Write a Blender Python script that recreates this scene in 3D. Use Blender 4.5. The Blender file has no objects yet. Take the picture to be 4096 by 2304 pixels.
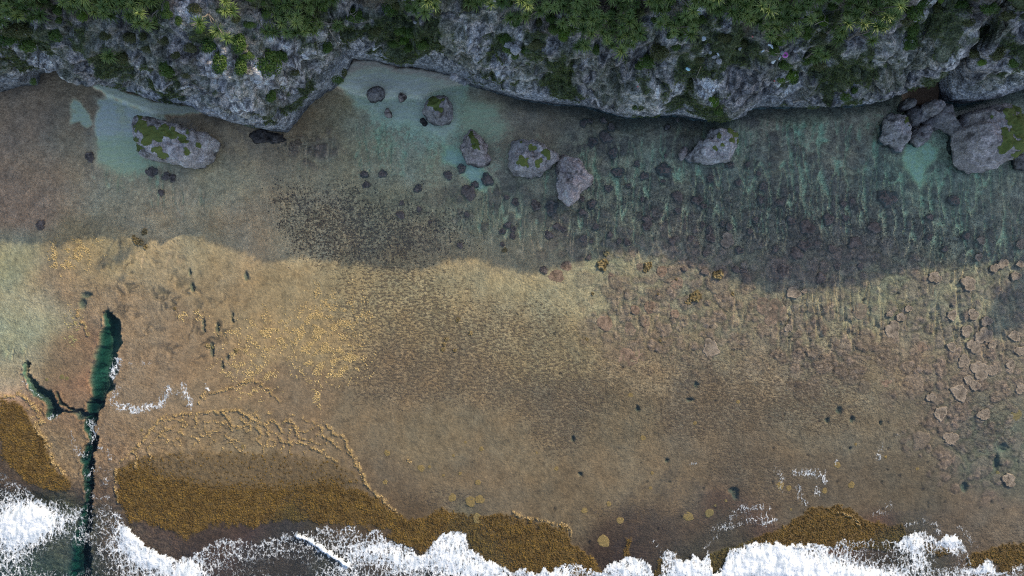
import bpy, math, random
import numpy as np
from mathutils import Vector

# ------------------------------------------------------------------ camera, sky, sun, exposure
SC = bpy.context.scene
COL = SC.collection
W0, H0 = 120.0, 80.0            # metres of ground across the frame, flying height
PPM = 4096.0 / W0               # photo pixels per metre at water level
SUN_EL, SUN_AZ = 31.0, 42.0
EXPO = 0.75
cam = bpy.data.cameras.new('drone_camera')
cam.sensor_width = 36.0
cam.lens = 36.0 * H0 / W0
cam.clip_end = 20000.0
cam_o = bpy.data.objects.new('drone_camera', cam)
cam_o.location = (0, 0, H0)
COL.objects.link(cam_o)
SC.camera = cam_o

world = bpy.data.worlds.new("World")
SC.world = world
world.use_nodes = True
_nt = world.node_tree
_sky = _nt.nodes.new('ShaderNodeTexSky')
_sky.sky_type = 'NISHITA'
_sky.sun_disc = False
_sky.sun_elevation = math.radians(SUN_EL)
_sky.sun_rotation = math.radians(SUN_AZ)
_sky.dust_density = 2.0
_bg = _nt.nodes['Background']
_nt.links.new(_sky.outputs[0], _bg.inputs[0])
_bg.inputs[1].default_value = 0.15

sun = bpy.data.lights.new('sun', 'SUN')
sun.energy = 2.4
sun.color = (1.0, 0.86, 0.60)
sun.angle = math.radians(0.5)
SDIR = Vector((math.sin(math.radians(SUN_AZ)) * math.cos(math.radians(SUN_EL)),
               math.cos(math.radians(SUN_AZ)) * math.cos(math.radians(SUN_EL)),
               math.sin(math.radians(SUN_EL))))
sun_o = bpy.data.objects.new('sun', sun)
sun_o.rotation_euler = SDIR.to_track_quat('Z', 'Y').to_euler()
COL.objects.link(sun_o)
SC.view_settings.view_transform = 'Standard'
SC.view_settings.look = 'None'
SC.view_settings.gamma = 1.0
SC.view_settings.use_curve_mapping = False
SC.view_settings.exposure = EXPO
SC.cycles.filter_width = 1.1
SC.cycles.use_denoising = False
SC.cycles.max_bounces = 6
SC.cycles.transparent_max_bounces = 12

# light that reaches open ground per unit albedo (sun + sky, sky alone): used to turn seen colours into base colours
ILL_LIT = np.array([1.22, 1.27, 1.50])
ILL_SHADE = np.array([0.35, 0.45, 0.71])

# ------------------------------------------------------------------ numpy helpers
rng = np.random.default_rng(7)
random.seed(7)
_A = rng.random((256, 256)) * 2 * np.pi
_GX, _GY = np.cos(_A), np.sin(_A)
_V3 = rng.random((64, 64, 64)).astype(np.float32) * 2 - 1


def sm(a, b, x):
    t = np.clip((x - a) / (b - a), 0, 1)
    return t * t * (3 - 2 * t)


def pn(x, y, seed=0):
    x = x + seed * 37.31
    y = y + seed * 91.77
    ix = np.floor(x).astype(np.int64)
    iy = np.floor(y).astype(np.int64)
    fx, fy = x - ix, y - iy
    ix &= 255
    iy &= 255
    jx, jy = (ix + 1) & 255, (iy + 1) & 255
    sx = fx * fx * fx * (fx * (fx * 6 - 15) + 10)
    sy = fy * fy * fy * (fy * (fy * 6 - 15) + 10)
    a = _GX[ix, iy] * fx + _GY[ix, iy] * fy
    b = _GX[jx, iy] * (fx - 1) + _GY[jx, iy] * fy
    c = _GX[ix, jy] * fx + _GY[ix, jy] * (fy - 1)
    d = _GX[jx, jy] * (fx - 1) + _GY[jx, jy] * (fy - 1)
    return 1.5 * ((a + (b - a) * sx) * (1 - sy) + (c + (d - c) * sx) * sy)


def fbm(x, y, o=4, seed=0, g=0.5):
    r, a, n = 0, 1.0, 0
    for i in range(o):
        r = r + a * pn(x * 2 ** i, y * 2 ** i, seed + i * 3)
        n += a
        a *= g
    return r / n


def n3(p, s, seed=0):
    q = p / s + np.array([seed * 7.13, seed * 3.71, seed * 5.19])
    i = np.floor(q).astype(np.int64)
    f = q - i
    f = f * f * (3 - 2 * f)
    i &= 63
    j = (i + 1) & 63
    x0, y0, z0, x1, y1, z1 = i[:, 0], i[:, 1], i[:, 2], j[:, 0], j[:, 1], j[:, 2]
    fx, fy, fz = f[:, 0], f[:, 1], f[:, 2]
    V = _V3
    a = V[x0, y0, z0] * (1 - fx) + V[x1, y0, z0] * fx
    b = V[x0, y1, z0] * (1 - fx) + V[x1, y1, z0] * fx
    c = V[x0, y0, z1] * (1 - fx) + V[x1, y0, z1] * fx
    d = V[x0, y1, z1] * (1 - fx) + V[x1, y1, z1] * fx
    e = a * (1 - fy) + b * fy
    h = c * (1 - fy) + d * fy
    return e * (1 - fz) + h * fz


def lin(c):
    c = np.asarray(c, float) / 255.0
    return np.where(c <= 0.04045, c / 12.92, ((c + 0.055) / 1.055) ** 2.4)


def U(x):
    return 2048 + x * PPM


def Vv(y):
    return 1152 - y * PPM


def unproj(u, v, z=0.0):
    k = (H0 - z) / H0
    return (u - 2048) / PPM * k, (1152 - v) / PPM * k


def interp(pts, u):
    p = np.array(pts, float)
    return np.interp(u, p[:, 0], p[:, 1])


def seg_dist(u, v, pts):
    """distance to a polyline and the parameter along it"""
    d = np.full(np.shape(u), 1e9)
    k = np.zeros(np.shape(u))
    for i in range(len(pts) - 1):
        ax, ay = pts[i][:2]
        bx, by = pts[i + 1][:2]
        L = (bx - ax) ** 2 + (by - ay) ** 2 + 1e-9
        t = np.clip(((u - ax) * (bx - ax) + (v - ay) * (by - ay)) / L, 0, 1)
        e = np.hypot(u - ax - t * (bx - ax), v - ay - t * (by - ay))
        m = e < d
        d = np.where(m, e, d)
        k = np.where(m, i + t, k)
    return d, k


def in_poly(u, v, pts):
    r = np.zeros(np.shape(u), bool)
    n = len(pts)
    for i in range(n):
        ax, ay = pts[i]
        bx, by = pts[(i + 1) % n]
        if ay == by:
            continue
        c = ((ay > v) != (by > v)) & (u < (bx - ax) * (v - ay) / (by - ay) + ax)
        r ^= c
    return r


def poly_mask(u, v, pts, soft=20, wob=0, seed=0):
    """1 inside a polygon, soft at the outline, outline roughened by noise"""
    us, vs = [p[0] for p in pts], [p[1] for p in pts]
    pad = soft + wob * 2 + 5
    out = np.zeros(np.shape(u))
    b = (u > min(us) - pad) & (u < max(us) + pad) & (v > min(vs) - pad) & (v < max(vs) + pad)
    if not b.any():
        return out
    uu, vv = u[b], v[b]
    d, _ = seg_dist(uu, vv, list(pts) + [pts[0]])
    s = np.where(in_poly(uu, vv, pts), d, -d)
    if wob:
        s = s + wob * fbm(uu / 60, vv / 60, 4, seed + 50) * 1.6
    out[b] = sm(-soft, soft, s)
    return out


def blob(u, v, cu, cv, su, sv=None):
    sv = sv or su
    return np.exp(-((u - cu) / su) ** 2 - ((v - cv) / sv) ** 2)


# ------------------------------------------------------------------ blender helpers
def mesh_np(name, verts, faces, attrs=None, smooth=True):
    me = bpy.data.meshes.new(name)
    verts = np.asarray(verts, np.float32)
    faces = np.asarray(faces, np.int32)
    n, k = faces.shape
    me.vertices.add(len(verts))
    me.vertices.foreach_set('co', verts.ravel())
    me.loops.add(n * k)
    me.loops.foreach_set('vertex_index', faces.ravel())
    me.polygons.add(n)
    me.polygons.foreach_set('loop_start', np.arange(0, n * k, k, dtype=np.int32))
    me.polygons.foreach_set('use_smooth', np.full(n, smooth, bool))
    for an, av in (attrs or {}).items():
        av = np.asarray(av, np.float32)
        if av.ndim == 1:
            a = me.attributes.new(an, 'FLOAT', 'POINT')
            a.data.foreach_set('value', av)
        else:
            a = me.attributes.new(an, 'FLOAT_COLOR', 'POINT')
            c = np.ones((len(av), 4), np.float32)
            c[:, :3] = av
            a.data.foreach_set('color', c.ravel())
    me.update(calc_edges=True)
    me.validate()
    return me


def link(name, me, mat=None, parent=None, loc=None, rz=0.0, sc=None):
    if mat is not None and not me.materials:
        me.materials.append(mat)
    o = bpy.data.objects.new(name, me)
    COL.objects.link(o)
    if parent:
        o.parent = parent
    if loc is not None:
        o.location = loc
    if rz:
        o.rotation_euler = (0, 0, rz)
    if sc is not None:
        o.scale = sc if hasattr(sc, '__len__') else (sc, sc, sc)
    return o


def tag(o, label=None, cat=None, group=None, kind=None):
    for k, v in (('label', label), ('category', cat), ('group', group), ('kind', kind)):
        if v:
            o[k] = v
    return o


def grid_faces(nr, nc):
    i = np.arange((nr - 1) * (nc - 1))
    r, c = i // (nc - 1), i % (nc - 1)
    a = r * nc + c
    return np.stack([a, a + 1, a + nc + 1, a + nc], 1)


class N:
    """tiny node helper"""
    def __init__(s, name, rough=0.8, spec=0.2):
        s.m = bpy.data.materials.new(name)
        s.m.use_nodes = True
        s.t = s.m.node_tree
        s.b = s.t.nodes['Principled BSDF']
        s.b.inputs['Roughness'].default_value = rough
        s.b.inputs['Specular IOR Level'].default_value = spec
        s.out = s.t.nodes['Material Output']

    def new(s, ty, **kw):
        n = s.t.nodes.new(ty)
        for k, v in kw.items():
            if k.startswith('i_'):
                n.inputs[k[2:].replace('_', ' ')].default_value = v
            else:
                setattr(n, k, v)
        return n

    def l(s, a, b):
        s.t.links.new(a, b)

    def pos(s, scale=1.0):
        g = s.new('ShaderNodeNewGeometry')
        return g.outputs['Position']

    def noise(s, scale, detail=3, rough=0.55, vec=None):
        n = s.new('ShaderNodeTexNoise')
        n.inputs['Scale'].default_value = scale
        n.inputs['Detail'].default_value = detail
        n.inputs['Roughness'].default_value = rough
        s.l(vec or s.pos(), n.inputs['Vector'])
        return n.outputs['Fac']

    def mapr(s, v, a, b, c, d):
        n = s.new('ShaderNodeMapRange')
        for i, x in zip(('From Min', 'From Max', 'To Min', 'To Max'), (a, b, c, d)):
            n.inputs[i].default_value = x
        s.l(v, n.inputs['Value'])
        return n.outputs['Result']

    def math(s, op, a, b=None):
        n = s.new('ShaderNodeMath', operation=op)
        for i, x in enumerate((a, b)):
            if x is None:
                continue
            if isinstance(x, (int, float)):
                n.inputs[i].default_value = x
            else:
                s.l(x, n.inputs[i])
        return n.outputs[0]

    def mul(s, col, fac):
        n = s.new('ShaderNodeVectorMath', operation='SCALE')
        s.l(col, n.inputs[0])
        s.l(fac, n.inputs['Scale'])
        return n.outputs[0]

    def mix(s, fac, a, b):
        n = s.new('ShaderNodeMix', data_type='RGBA')
        for i, x in ((0, fac), (6, a), (7, b)):
            if isinstance(x, (int, float)):
                n.inputs[i].default_value = x
            elif isinstance(x, (tuple, list)):
                n.inputs[i].default_value = (*x, 1)
            else:
                s.l(x, n.inputs[i])
        return n.outputs[2]

    def attr(s, name, out='Color'):
        n = s.new('ShaderNodeAttribute')
        n.attribute_name = name
        return n.outputs[out]

    def bump(s, h, strength, dist):
        n = s.new('ShaderNodeBump')
        n.inputs['Strength'].default_value = strength
        n.inputs['Distance'].default_value = dist
        s.l(h, n.inputs['Height'])
        s.l(n.outputs[0], s.b.inputs['Normal'])
        return n.outputs[0]

    def col(s, c):
        if isinstance(c, tuple):
            s.b.inputs['Base Color'].default_value = (*c, 1)
        else:
            s.l(c, s.b.inputs['Base Color'])


def attr_material(name, rough, spec, nscale, lo, hi, bscale, bdist, bstr=0.6):
    m = N(name, rough, spec)
    f = m.noise(nscale, 4, 0.65)
    m.col(m.mul(m.attr('Col'), m.mapr(f, 0.28, 0.72, lo, hi)))
    m.bump(m.noise(bscale, 4, 0.6), bstr, bdist)
    return m.m




def reef_material():
    m = N('reef_rock', 0.62, 0.3)
    p = m.pos()

    def stretched(sx, sy, detail=2):
        v = m.new('ShaderNodeVectorMath', operation='MULTIPLY')
        m.l(p, v.inputs[0])
        v.inputs[1].default_value = (sx, sy, 1.0)
        return m.noise(1.0, detail, 0.55, v.outputs[0])
    grain = m.math('ADD', m.math('MULTIPLY', m.noise(6.5, 3, 0.7), 0.62), m.math('MULTIPLY', m.noise(2.0, 3, 0.65), 0.38))
    k = m.attr('K', 'Fac')
    g = m.math('ADD', m.math('MULTIPLY', m.math('MULTIPLY', m.math('SUBTRACT', grain, 0.5), 6.0), k), 1.0)
    c = m.mul(m.attr('Col'), m.math('MAXIMUM', g, 0.25))
    dark = None
    for nm, sx, sy in (('S', 2.2, 4.0), ('S2', 3.4, 2.1)):
        f = m.math('ADD', stretched(sx, sy, 3), m.math('MULTIPLY', m.attr(nm, 'Fac'), 0.22))
        f = m.math('MULTIPLY', m.mapr(f, 0.645, 0.685, 0.0, 0.72), m.mapr(m.attr(nm, 'Fac'), 0.05, 0.3, 0.0, 1.0))
        dark = f if dark is None else m.math('MAXIMUM', dark, f)
    m.col(m.mix(dark, c, (0.078, 0.060, 0.043)))
    h = m.math('ADD', m.math('ADD', m.noise(5.0, 4, 0.65), m.math('MULTIPLY', m.noise(1.6, 3, 0.6), 1.2)), m.math('MULTIPLY', dark, 0.5))
    b = m.bump(h, 0.5, 0.13)
    m.l(m.mapr(k, 0.05, 0.45, 0.3, 1.0), m.b.inputs['Normal'].links[0].from_node.inputs['Strength'])
    return m.m


MAT_REEF = reef_material()
MAT_CLIFF = attr_material('karst_limestone', 0.9, 0.15, 6.0, 0.1, 1.9, 3.4, 0.40, 1.0)
MAT_BOULDER = attr_material('boulder_limestone', 0.9, 0.15, 5.5, 0.4, 1.6, 4.0, 0.22, 0.9)
MAT_CORAL = attr_material('coral_skin', 0.7, 0.25, 9.0, 0.6, 1.4, 7.0, 0.10, 0.8)


def leaf_material(name, c0, c1, rough=0.5, trans=0.25):
    m = N(name, rough, 0.35)
    info = m.new('ShaderNodeObjectInfo')
    f = m.math('ADD', m.math('MULTIPLY', info.outputs['Random'], 0.5), m.math('MULTIPLY', m.noise(1.3, 3), 0.5))
    c = m.mix(m.mapr(f, 0.2, 0.75, 0, 1), c0, c1)
    tip = m.attr('tip', 'Fac')
    c = m.mix(m.mapr(tip, 0.0, 1.0, 0.0, 0.4), c, (0.24, 0.22, 0.08))
    m.col(c)
    t = m.new('ShaderNodeBsdfTranslucent')
    m.l(c, t.inputs['Color'])
    mx = m.new('ShaderNodeMixShader')
    mx.inputs[0].default_value = trans
    m.l(m.b.outputs[0], mx.inputs[1])
    m.l(t.outputs[0], mx.inputs[2])
    m.l(mx.outputs[0], m.out.inputs['Surface'])
    return m.m


MAT_PAND = leaf_material('pandanus_leaf', (0.090, 0.155, 0.040), (0.230, 0.300, 0.085))
MAT_SHRUB = leaf_material('shrub_leaf', (0.055, 0.110, 0.018), (0.120, 0.185, 0.030))
MAT_SHRUB_B = leaf_material('bright_shrub_leaf', (0.100, 0.190, 0.018), (0.180, 0.270, 0.030))
MAT_SHRUB_D = leaf_material('dry_shrub_leaf', (0.085, 0.095, 0.028), (0.135, 0.135, 0.045))
MAT_COVER = leaf_material('creeping_plants', (0.055, 0.090, 0.018), (0.140, 0.165, 0.030))
MAT_MOSS = leaf_material('rock_moss', (0.085, 0.110, 0.022), (0.155, 0.175, 0.040), 0.8, 0.05)


def flat_material(name, c, rough=0.7, var=0.25, scale=8.0, spec=0.3):
    m = N(name, rough, spec)
    cc = m.new('ShaderNodeRGB')
    cc.outputs[0].default_value = (*c, 1)
    m.col(m.mul(cc.outputs[0], m.mapr(m.noise(scale, 4, 0.6), 0.3, 0.7, 1 - var, 1 + var)))
    return m.m


MAT_BARK = flat_material('grey_bark', (0.20, 0.17, 0.14), 0.9)
MAT_DRIFT = flat_material('bleached_wood', (0.40, 0.33, 0.26), 0.9)
MAT_WHITE = flat_material('white_plastic', (0.75, 0.78, 0.80), 0.4, 0.06)
MAT_CYAN = flat_material('pale_blue_plastic', (0.50, 0.78, 0.85), 0.4, 0.06)
MAT_PINK = flat_material('pink_plastic', (0.70, 0.16, 0.52), 0.45, 0.08)
MAT_RED = flat_material('red_plastic', (0.70, 0.12, 0.10), 0.45, 0.08)
MAT_DARK = flat_material('dark_plastic', (0.03, 0.03, 0.035), 0.6, 0.1)
MAT_WEED = flat_material('golden_seaweed', (0.200, 0.105, 0.018), 0.55, 0.45, 3.0)
MAT_RUBBLE = flat_material('coral_rubble', (0.42, 0.32, 0.15), 0.8, 0.25, 3.0)
MAT_TURF = flat_material('dark_turf_algae', (0.075, 0.055, 0.038), 0.7, 0.3, 3.0)

# ------------------------------------------------------------------ coast, shadow and height lines (photo pixel coordinates)
BASE = [(-3000, 380), (-200, 390), (0, 372), (60, 352), (150, 345), (172, 300), (240, 282), (310, 285), (420, 335), (520, 368), (620, 405),
        (700, 418), (790, 430), (860, 470), (1000, 505), (1080, 522), (1150, 522), (1180, 490), (1250, 412), (1330, 355), (1375, 315), (1415, 240), (1500, 245),
        (1590, 268), (1690, 275), (1800, 300), (1900, 345), (2000, 375), (2080, 395), (2140, 405), (2230, 418), (2330, 425), (2430, 450), (2500, 468),
        (2560, 465), (2690, 458), (2790, 475), (2870, 482), (2930, 470), (3000, 430), (3100, 428), (3200, 430), (3400, 422), (3500, 398), (3575, 365), (3625, 345),
        (3655, 250), (3700, 215), (3735, 250), (3745, 355), (3768, 402), (3840, 412), (3930, 400), (4010, 372), (4096, 345), (4400, 330), (7000, 330)]
# edge where the steep part gives way to the top (photo v of a point 10 m up)
EDGE = [(-3000, 200), (0, 235), (150, 215), (300, 200), (520, 205), (700, 260), (800, 330), (900, 395), (1000, 415), (1080, 420), (1150, 400), (1250, 290), (1330, 190), (1400, 120),
        (1500, 130), (1800, 150), (2000, 170), (2300, 220), (2600, 235), (2900, 240), (3100, 215), (3500, 190), (3620, 170), (3700, 120), (3780, 190), (4096, 160), (7000, 150)]
SHADOW = [(-4000, 955), (0, 958), (110, 972), (200, 965), (330, 950), (480, 922), (600, 905), (720, 925), (900, 985), (1040, 1035), (1180, 1025), (1300, 1035), (1440, 1052), (1620, 1082), (1720, 1060), (1850, 1018),
          (1960, 1045), (2060, 1082), (2200, 1072), (2330, 1040), (2480, 985), (2600, 995), (2700, 1045), (2830, 1070), (2950, 1120), (3060, 1165), (3200, 1150), (3400, 1132), (3600, 1075), (3720, 1060),
          (3850, 1050), (4000, 1035), (4096, 1040), (6500, 1050)]


def yb(x):
    return (1152 - interp(BASE, U(x))) / PPM


def ye(x):
    # the edge line is given as it looks from the camera 10 m up
    k = (H0 - 10) / H0
    u = 2048 + x / k * PPM
    return (1152 - interp(EDGE, u)) / PPM * k


TANP = math.tan(math.radians(SUN_EL)) / math.cos(math.radians(SUN_AZ))   # rise per metre of y along the sun ray
TX = math.tan(math.radians(SUN_AZ))                                      # x per metre of y along the sun ray


def shade_z(x, y):
    """height of the shadow plane over (x, y): whatever stands above it is in the sun"""
    # solve for the ground point whose ray passes here
    x0 = x - TX * 25
    for _ in range(6):
        y0 = (1152 - interp(SHADOW, U(x0))) / PPM
        x0 = x - TX * (y - y0)
    return TANP * (y - y0)


YR = 37.0                                 # y of the ridge behind the cliff


def ridge_z(x):
    return shade_z(x, np.full(np.shape(x), YR))


# cliff profile: rows of (f, z); f = 0 base .. 1 edge, then metres behind the edge
PROF = [(-0.10, -1.2), (0.02, 0.0), (-0.02, 0.9), (-0.09, 1.8), (-0.08, 2.6), (0.05, 3.8), (0.22, 5.2), (0.45, 7.0), (0.72, 8.7), (1.0, 10.0)]


def cliff_top(q, x):
    """height q metres behind the edge, before the hill takes over"""
    return 10.0 + 3.0 * (1 - np.exp(-q / 3.0)) + 0.25 * q


# ------------------------------------------------------------------ cliff
def build_cliff():
    xs = np.concatenate([-62 - np.cumsum(np.linspace(0.4, 6, 34))[::-1], np.arange(-62, 62.01, 0.135), 62 + np.cumsum(np.linspace(0.4, 6, 40))])
    P = np.array(PROF)
    # resample the steep part evenly
    seg = np.hypot(np.diff(P[:, 0]) * 4.5, np.diff(P[:, 1]))
    s = np.concatenate([[0], np.cumsum(seg)])
    ns = 112
    t = np.linspace(0, s[-1], ns)
    pf, pz = np.interp(t, s, P[:, 0]), np.interp(t, s, P[:, 1])
    back = np.concatenate([np.arange(0.14, 7.5, 0.16), 7.5 + np.cumsum(np.linspace(0.3, 1.0, 14))])
    Yb, Ye = yb(xs), ye(xs)
    Ye = np.maximum(Ye, Yb + 1.2)
    rows = []
    for f, z in zip(pf, pz):
        rows.append((xs, Yb + (Ye - Yb) * f, np.full_like(xs, z)))
    RZ = ridge_z(xs)
    for q in back:
        y = Ye + q
        hill = np.clip((y - 28.0) / (YR - 28.0), 0, 1)
        z = cliff_top(q, xs)
        z = z * (1 - hill) + np.maximum(RZ - 1.3, 13) * hill
        rows.append((xs, y, z))
    ylast = rows[-1][1]
    zl = rows[-1][2]
    for k, yy in enumerate([YR - 4, YR - 2, YR - 1, YR, YR + 1, YR + 3, YR + 6, YR + 12, YR + 25, YR + 60, YR + 150, YR + 400, 1500]):
        yy = np.maximum(np.full_like(xs, yy), ylast + 0.3 * (k + 1))
        hill = np.clip((yy - 28.0) / (YR - 28.0), 0, 1)
        z = zl * (1 - hill) + np.maximum(RZ - 1.3, 13) * hill
        z = np.where(yy > YR + 2, np.maximum(RZ - 1.3, 13) - np.minimum((yy - YR) * 0.05, 8), z)
        rows.append((xs, yy, z))
    V = np.stack([np.stack(r, 1) for r in rows])           # rows, cols, 3
    nr, nc = V.shape[:2]
    # normals of the smooth surface
    du = np.gradient(V, axis=1)
    dv = np.gradient(V, axis=0)
    nrm = np.cross(du, dv)
    nrm /= np.linalg.norm(nrm, axis=2, keepdims=True) + 1e-9
    p = V.reshape(-1, 3)
    z = p[:, 2]
    n = nrm.reshape(-1, 3)
    amp = sm(1.5, 5.5, z) * (1 - 0.6 * sm(0, 6, p[:, 1] - YR + 6))
    knob = 1 - np.abs(n3(p, 2.6, 24)) * 1.8
    low = 1 - sm(2.0, 6.5, z + 2.0 * n3(p, 5.0, 4))
    big = n3(p, 6.0, 1) * 0.9 + n3(p, 2.8, 2) * 0.65
    rid = 1 - np.abs(n3(p, 1.5, 3)) * 2
    rid2 = 1 - np.abs(n3(p, 0.75, 5)) * 2
    fine = n3(p, 0.36, 6)
    pit = sm(0.25, 0.7, n3(p, 0.9, 8))
    d = big * (0.30 + 0.8 * amp) + 0.45 * knob * amp + (rid * 0.38 + rid2 * 0.36 + fine * 0.18 - pit * 0.55) * (0.18 + 0.95 * amp)
    # gullies running down the face
    g = np.abs(pn(p[:, 0] / 5.5 + 0.6 * n3(p, 4.0, 9) + 0.08 * z, p[:, 1] / 9.0, 11))
    d -= 0.75 * (1 - sm(0.0, 0.10, g)) * amp * sm(-0.1, 0.35, n3(p, 5.0, 23))
    n = n * np.array([1, 1, 0.8])
    q = p + n * d[:, None]
    q[:, 2] = np.where(z < -0.2, z, q[:, 2])
    # colour: pale weathered karst, darker in old pits and lichen, smooth blue grey wave washed foot
    a = n3(p, 0.9, 12) * 0.30 + n3(p, 0.36, 13) * 0.75 + n3(p, 0.2, 14) * 0.75
    a = a * 1.5
    pale = np.array([0.64, 0.56, 0.51])
    mid = np.array([0.32, 0.305, 0.30])
    dark = np.array([0.10, 0.095, 0.093])
    c = mid + (pale - mid) * sm(0.10, 0.75, a)[:, None]
    c = c + (dark - c) * (sm(0.05, 0.65, -a) * 0.95)[:, None]
    patch = sm(-0.25, 0.35, n3(p, 5.0, 15) + 0.5 * n3(p, 1.6, 16))
    c = c * (0.50 + 0.62 * patch)[:, None]
    lowc = np.array([0.29, 0.29, 0.295]) * (0.85 + 0.35 * a)[:, None]
    c = c * (1 - low * 0.7)[:, None] + lowc * (low * 0.7)[:, None]
    film = 0.45 * sm(-0.3, 0.4, n3(p, 2.2, 27) + 0.5 * n3(p, 0.6, 28)) * sm(3, 6, z)
    c = c * (1 - film)[:, None] + np.array([0.15, 0.155, 0.085]) * film[:, None]
    # wet dark band at the foot
    foot = 1 - sm(0.2, 1.3, z + 0.5 * n3(p, 1.5, 17))
    c = c * (1 - 0.6 * foot)[:, None]
    # green film and creeping plants
    uu, vv = 2048 + p[:, 0] * PPM * H0 / (H0 - z), 1152 - p[:, 1] * PPM * H0 / (H0 - z)
    gm = n3(p, 3.2, 18) * 0.7 + n3(p, 1.2, 19) * 0.5 + n3(p, 0.5, 20) * 0.3 - 0.28 + 0.30 * sm(6, 11, z)
    for (bu, bv, br, bs) in GREEN:
        gm += bs * blob(uu, vv, bu, bv, br)
    gm = sm(0.08, 0.45, gm) * sm(1.0, 2.5, z)
    green = np.array([0.060, 0.078, 0.022]) * (1 + 0.4 * a)[:, None]
    soil = np.array([0.11, 0.085, 0.06])
    top = sm(0.1, 0.5, n3(p, 2.5, 21) + 0.25) * sm(10.5, 12.5, z) * 0.75
    c = c * (1 - top)[:, None] + soil * top[:, None]
    c = c * (1 - 0.8 * gm)[:, None] + np.clip(green, 0.01, 1) * (0.8 * gm)[:, None]
    c = np.clip(c * (1.28 - 0.2 * gm)[:, None], 0.012, 0.72)
    me = mesh_np('sea_cliff', q, grid_faces(nr, nc), {'Col': c})
    o = link('sea_cliff', me, MAT_CLIFF)
    tag(o, 'pitted grey limestone sea cliff along the top of the lagoon', 'cliff', kind='structure')
    return q.reshape(nr, nc, 3), gm.reshape(nr, nc), nrm, uu.reshape(nr, nc), vv.reshape(nr, nc)


GREEN = [(60, 150, 120, .5), (20, 240, 60, .3), (440, 235, 60, .4), (130, 250, 60, .4), (1390, 345, 45, .9), (1340, 360, 30, .6), (1290, 240, 40, .3), (1560, 235, 45, .5), (1640, 170, 80, .6), (1600, 120, 60, .4), (1560, 100, 70, .3),
         (1630, 205, 50, .7), (1250, 360, 40, .4), (1180, 440, 40, .6), (2200, 330, 60, .35), (2250, 350, 60, .5), (2300, 380, 60, .4), (2520, 440, 60, .4), (2860, 420, 40, .9), (2880, 450, 30, .8), (2860, 370, 40, .5), (2800, 150, 80, .3),
         (2960, 200, 80, .3), (3400, 380, 40, .6), (3330, 290, 60, .3), (3740, 300, 35, .9), (3500, 250, 60, .2), (3900, 240, 90, .25), (4020, 300, 80, .35), (3850, 160, 90, .2), (3640, 330, 30, .6), (2700, 445, 40, .4),
         (700, 345, 70, .45), (480, 320, 50, .3), (620, 330, 40, .3), (1500, 200, 60, .3), (1750, 240, 40, .2), (2080, 200, 60, .3), (100, 190, 80, .3), (300, 200, 60, .3), (2150, 190, 60, .3), (3160, 330, 50, .3)]

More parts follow.
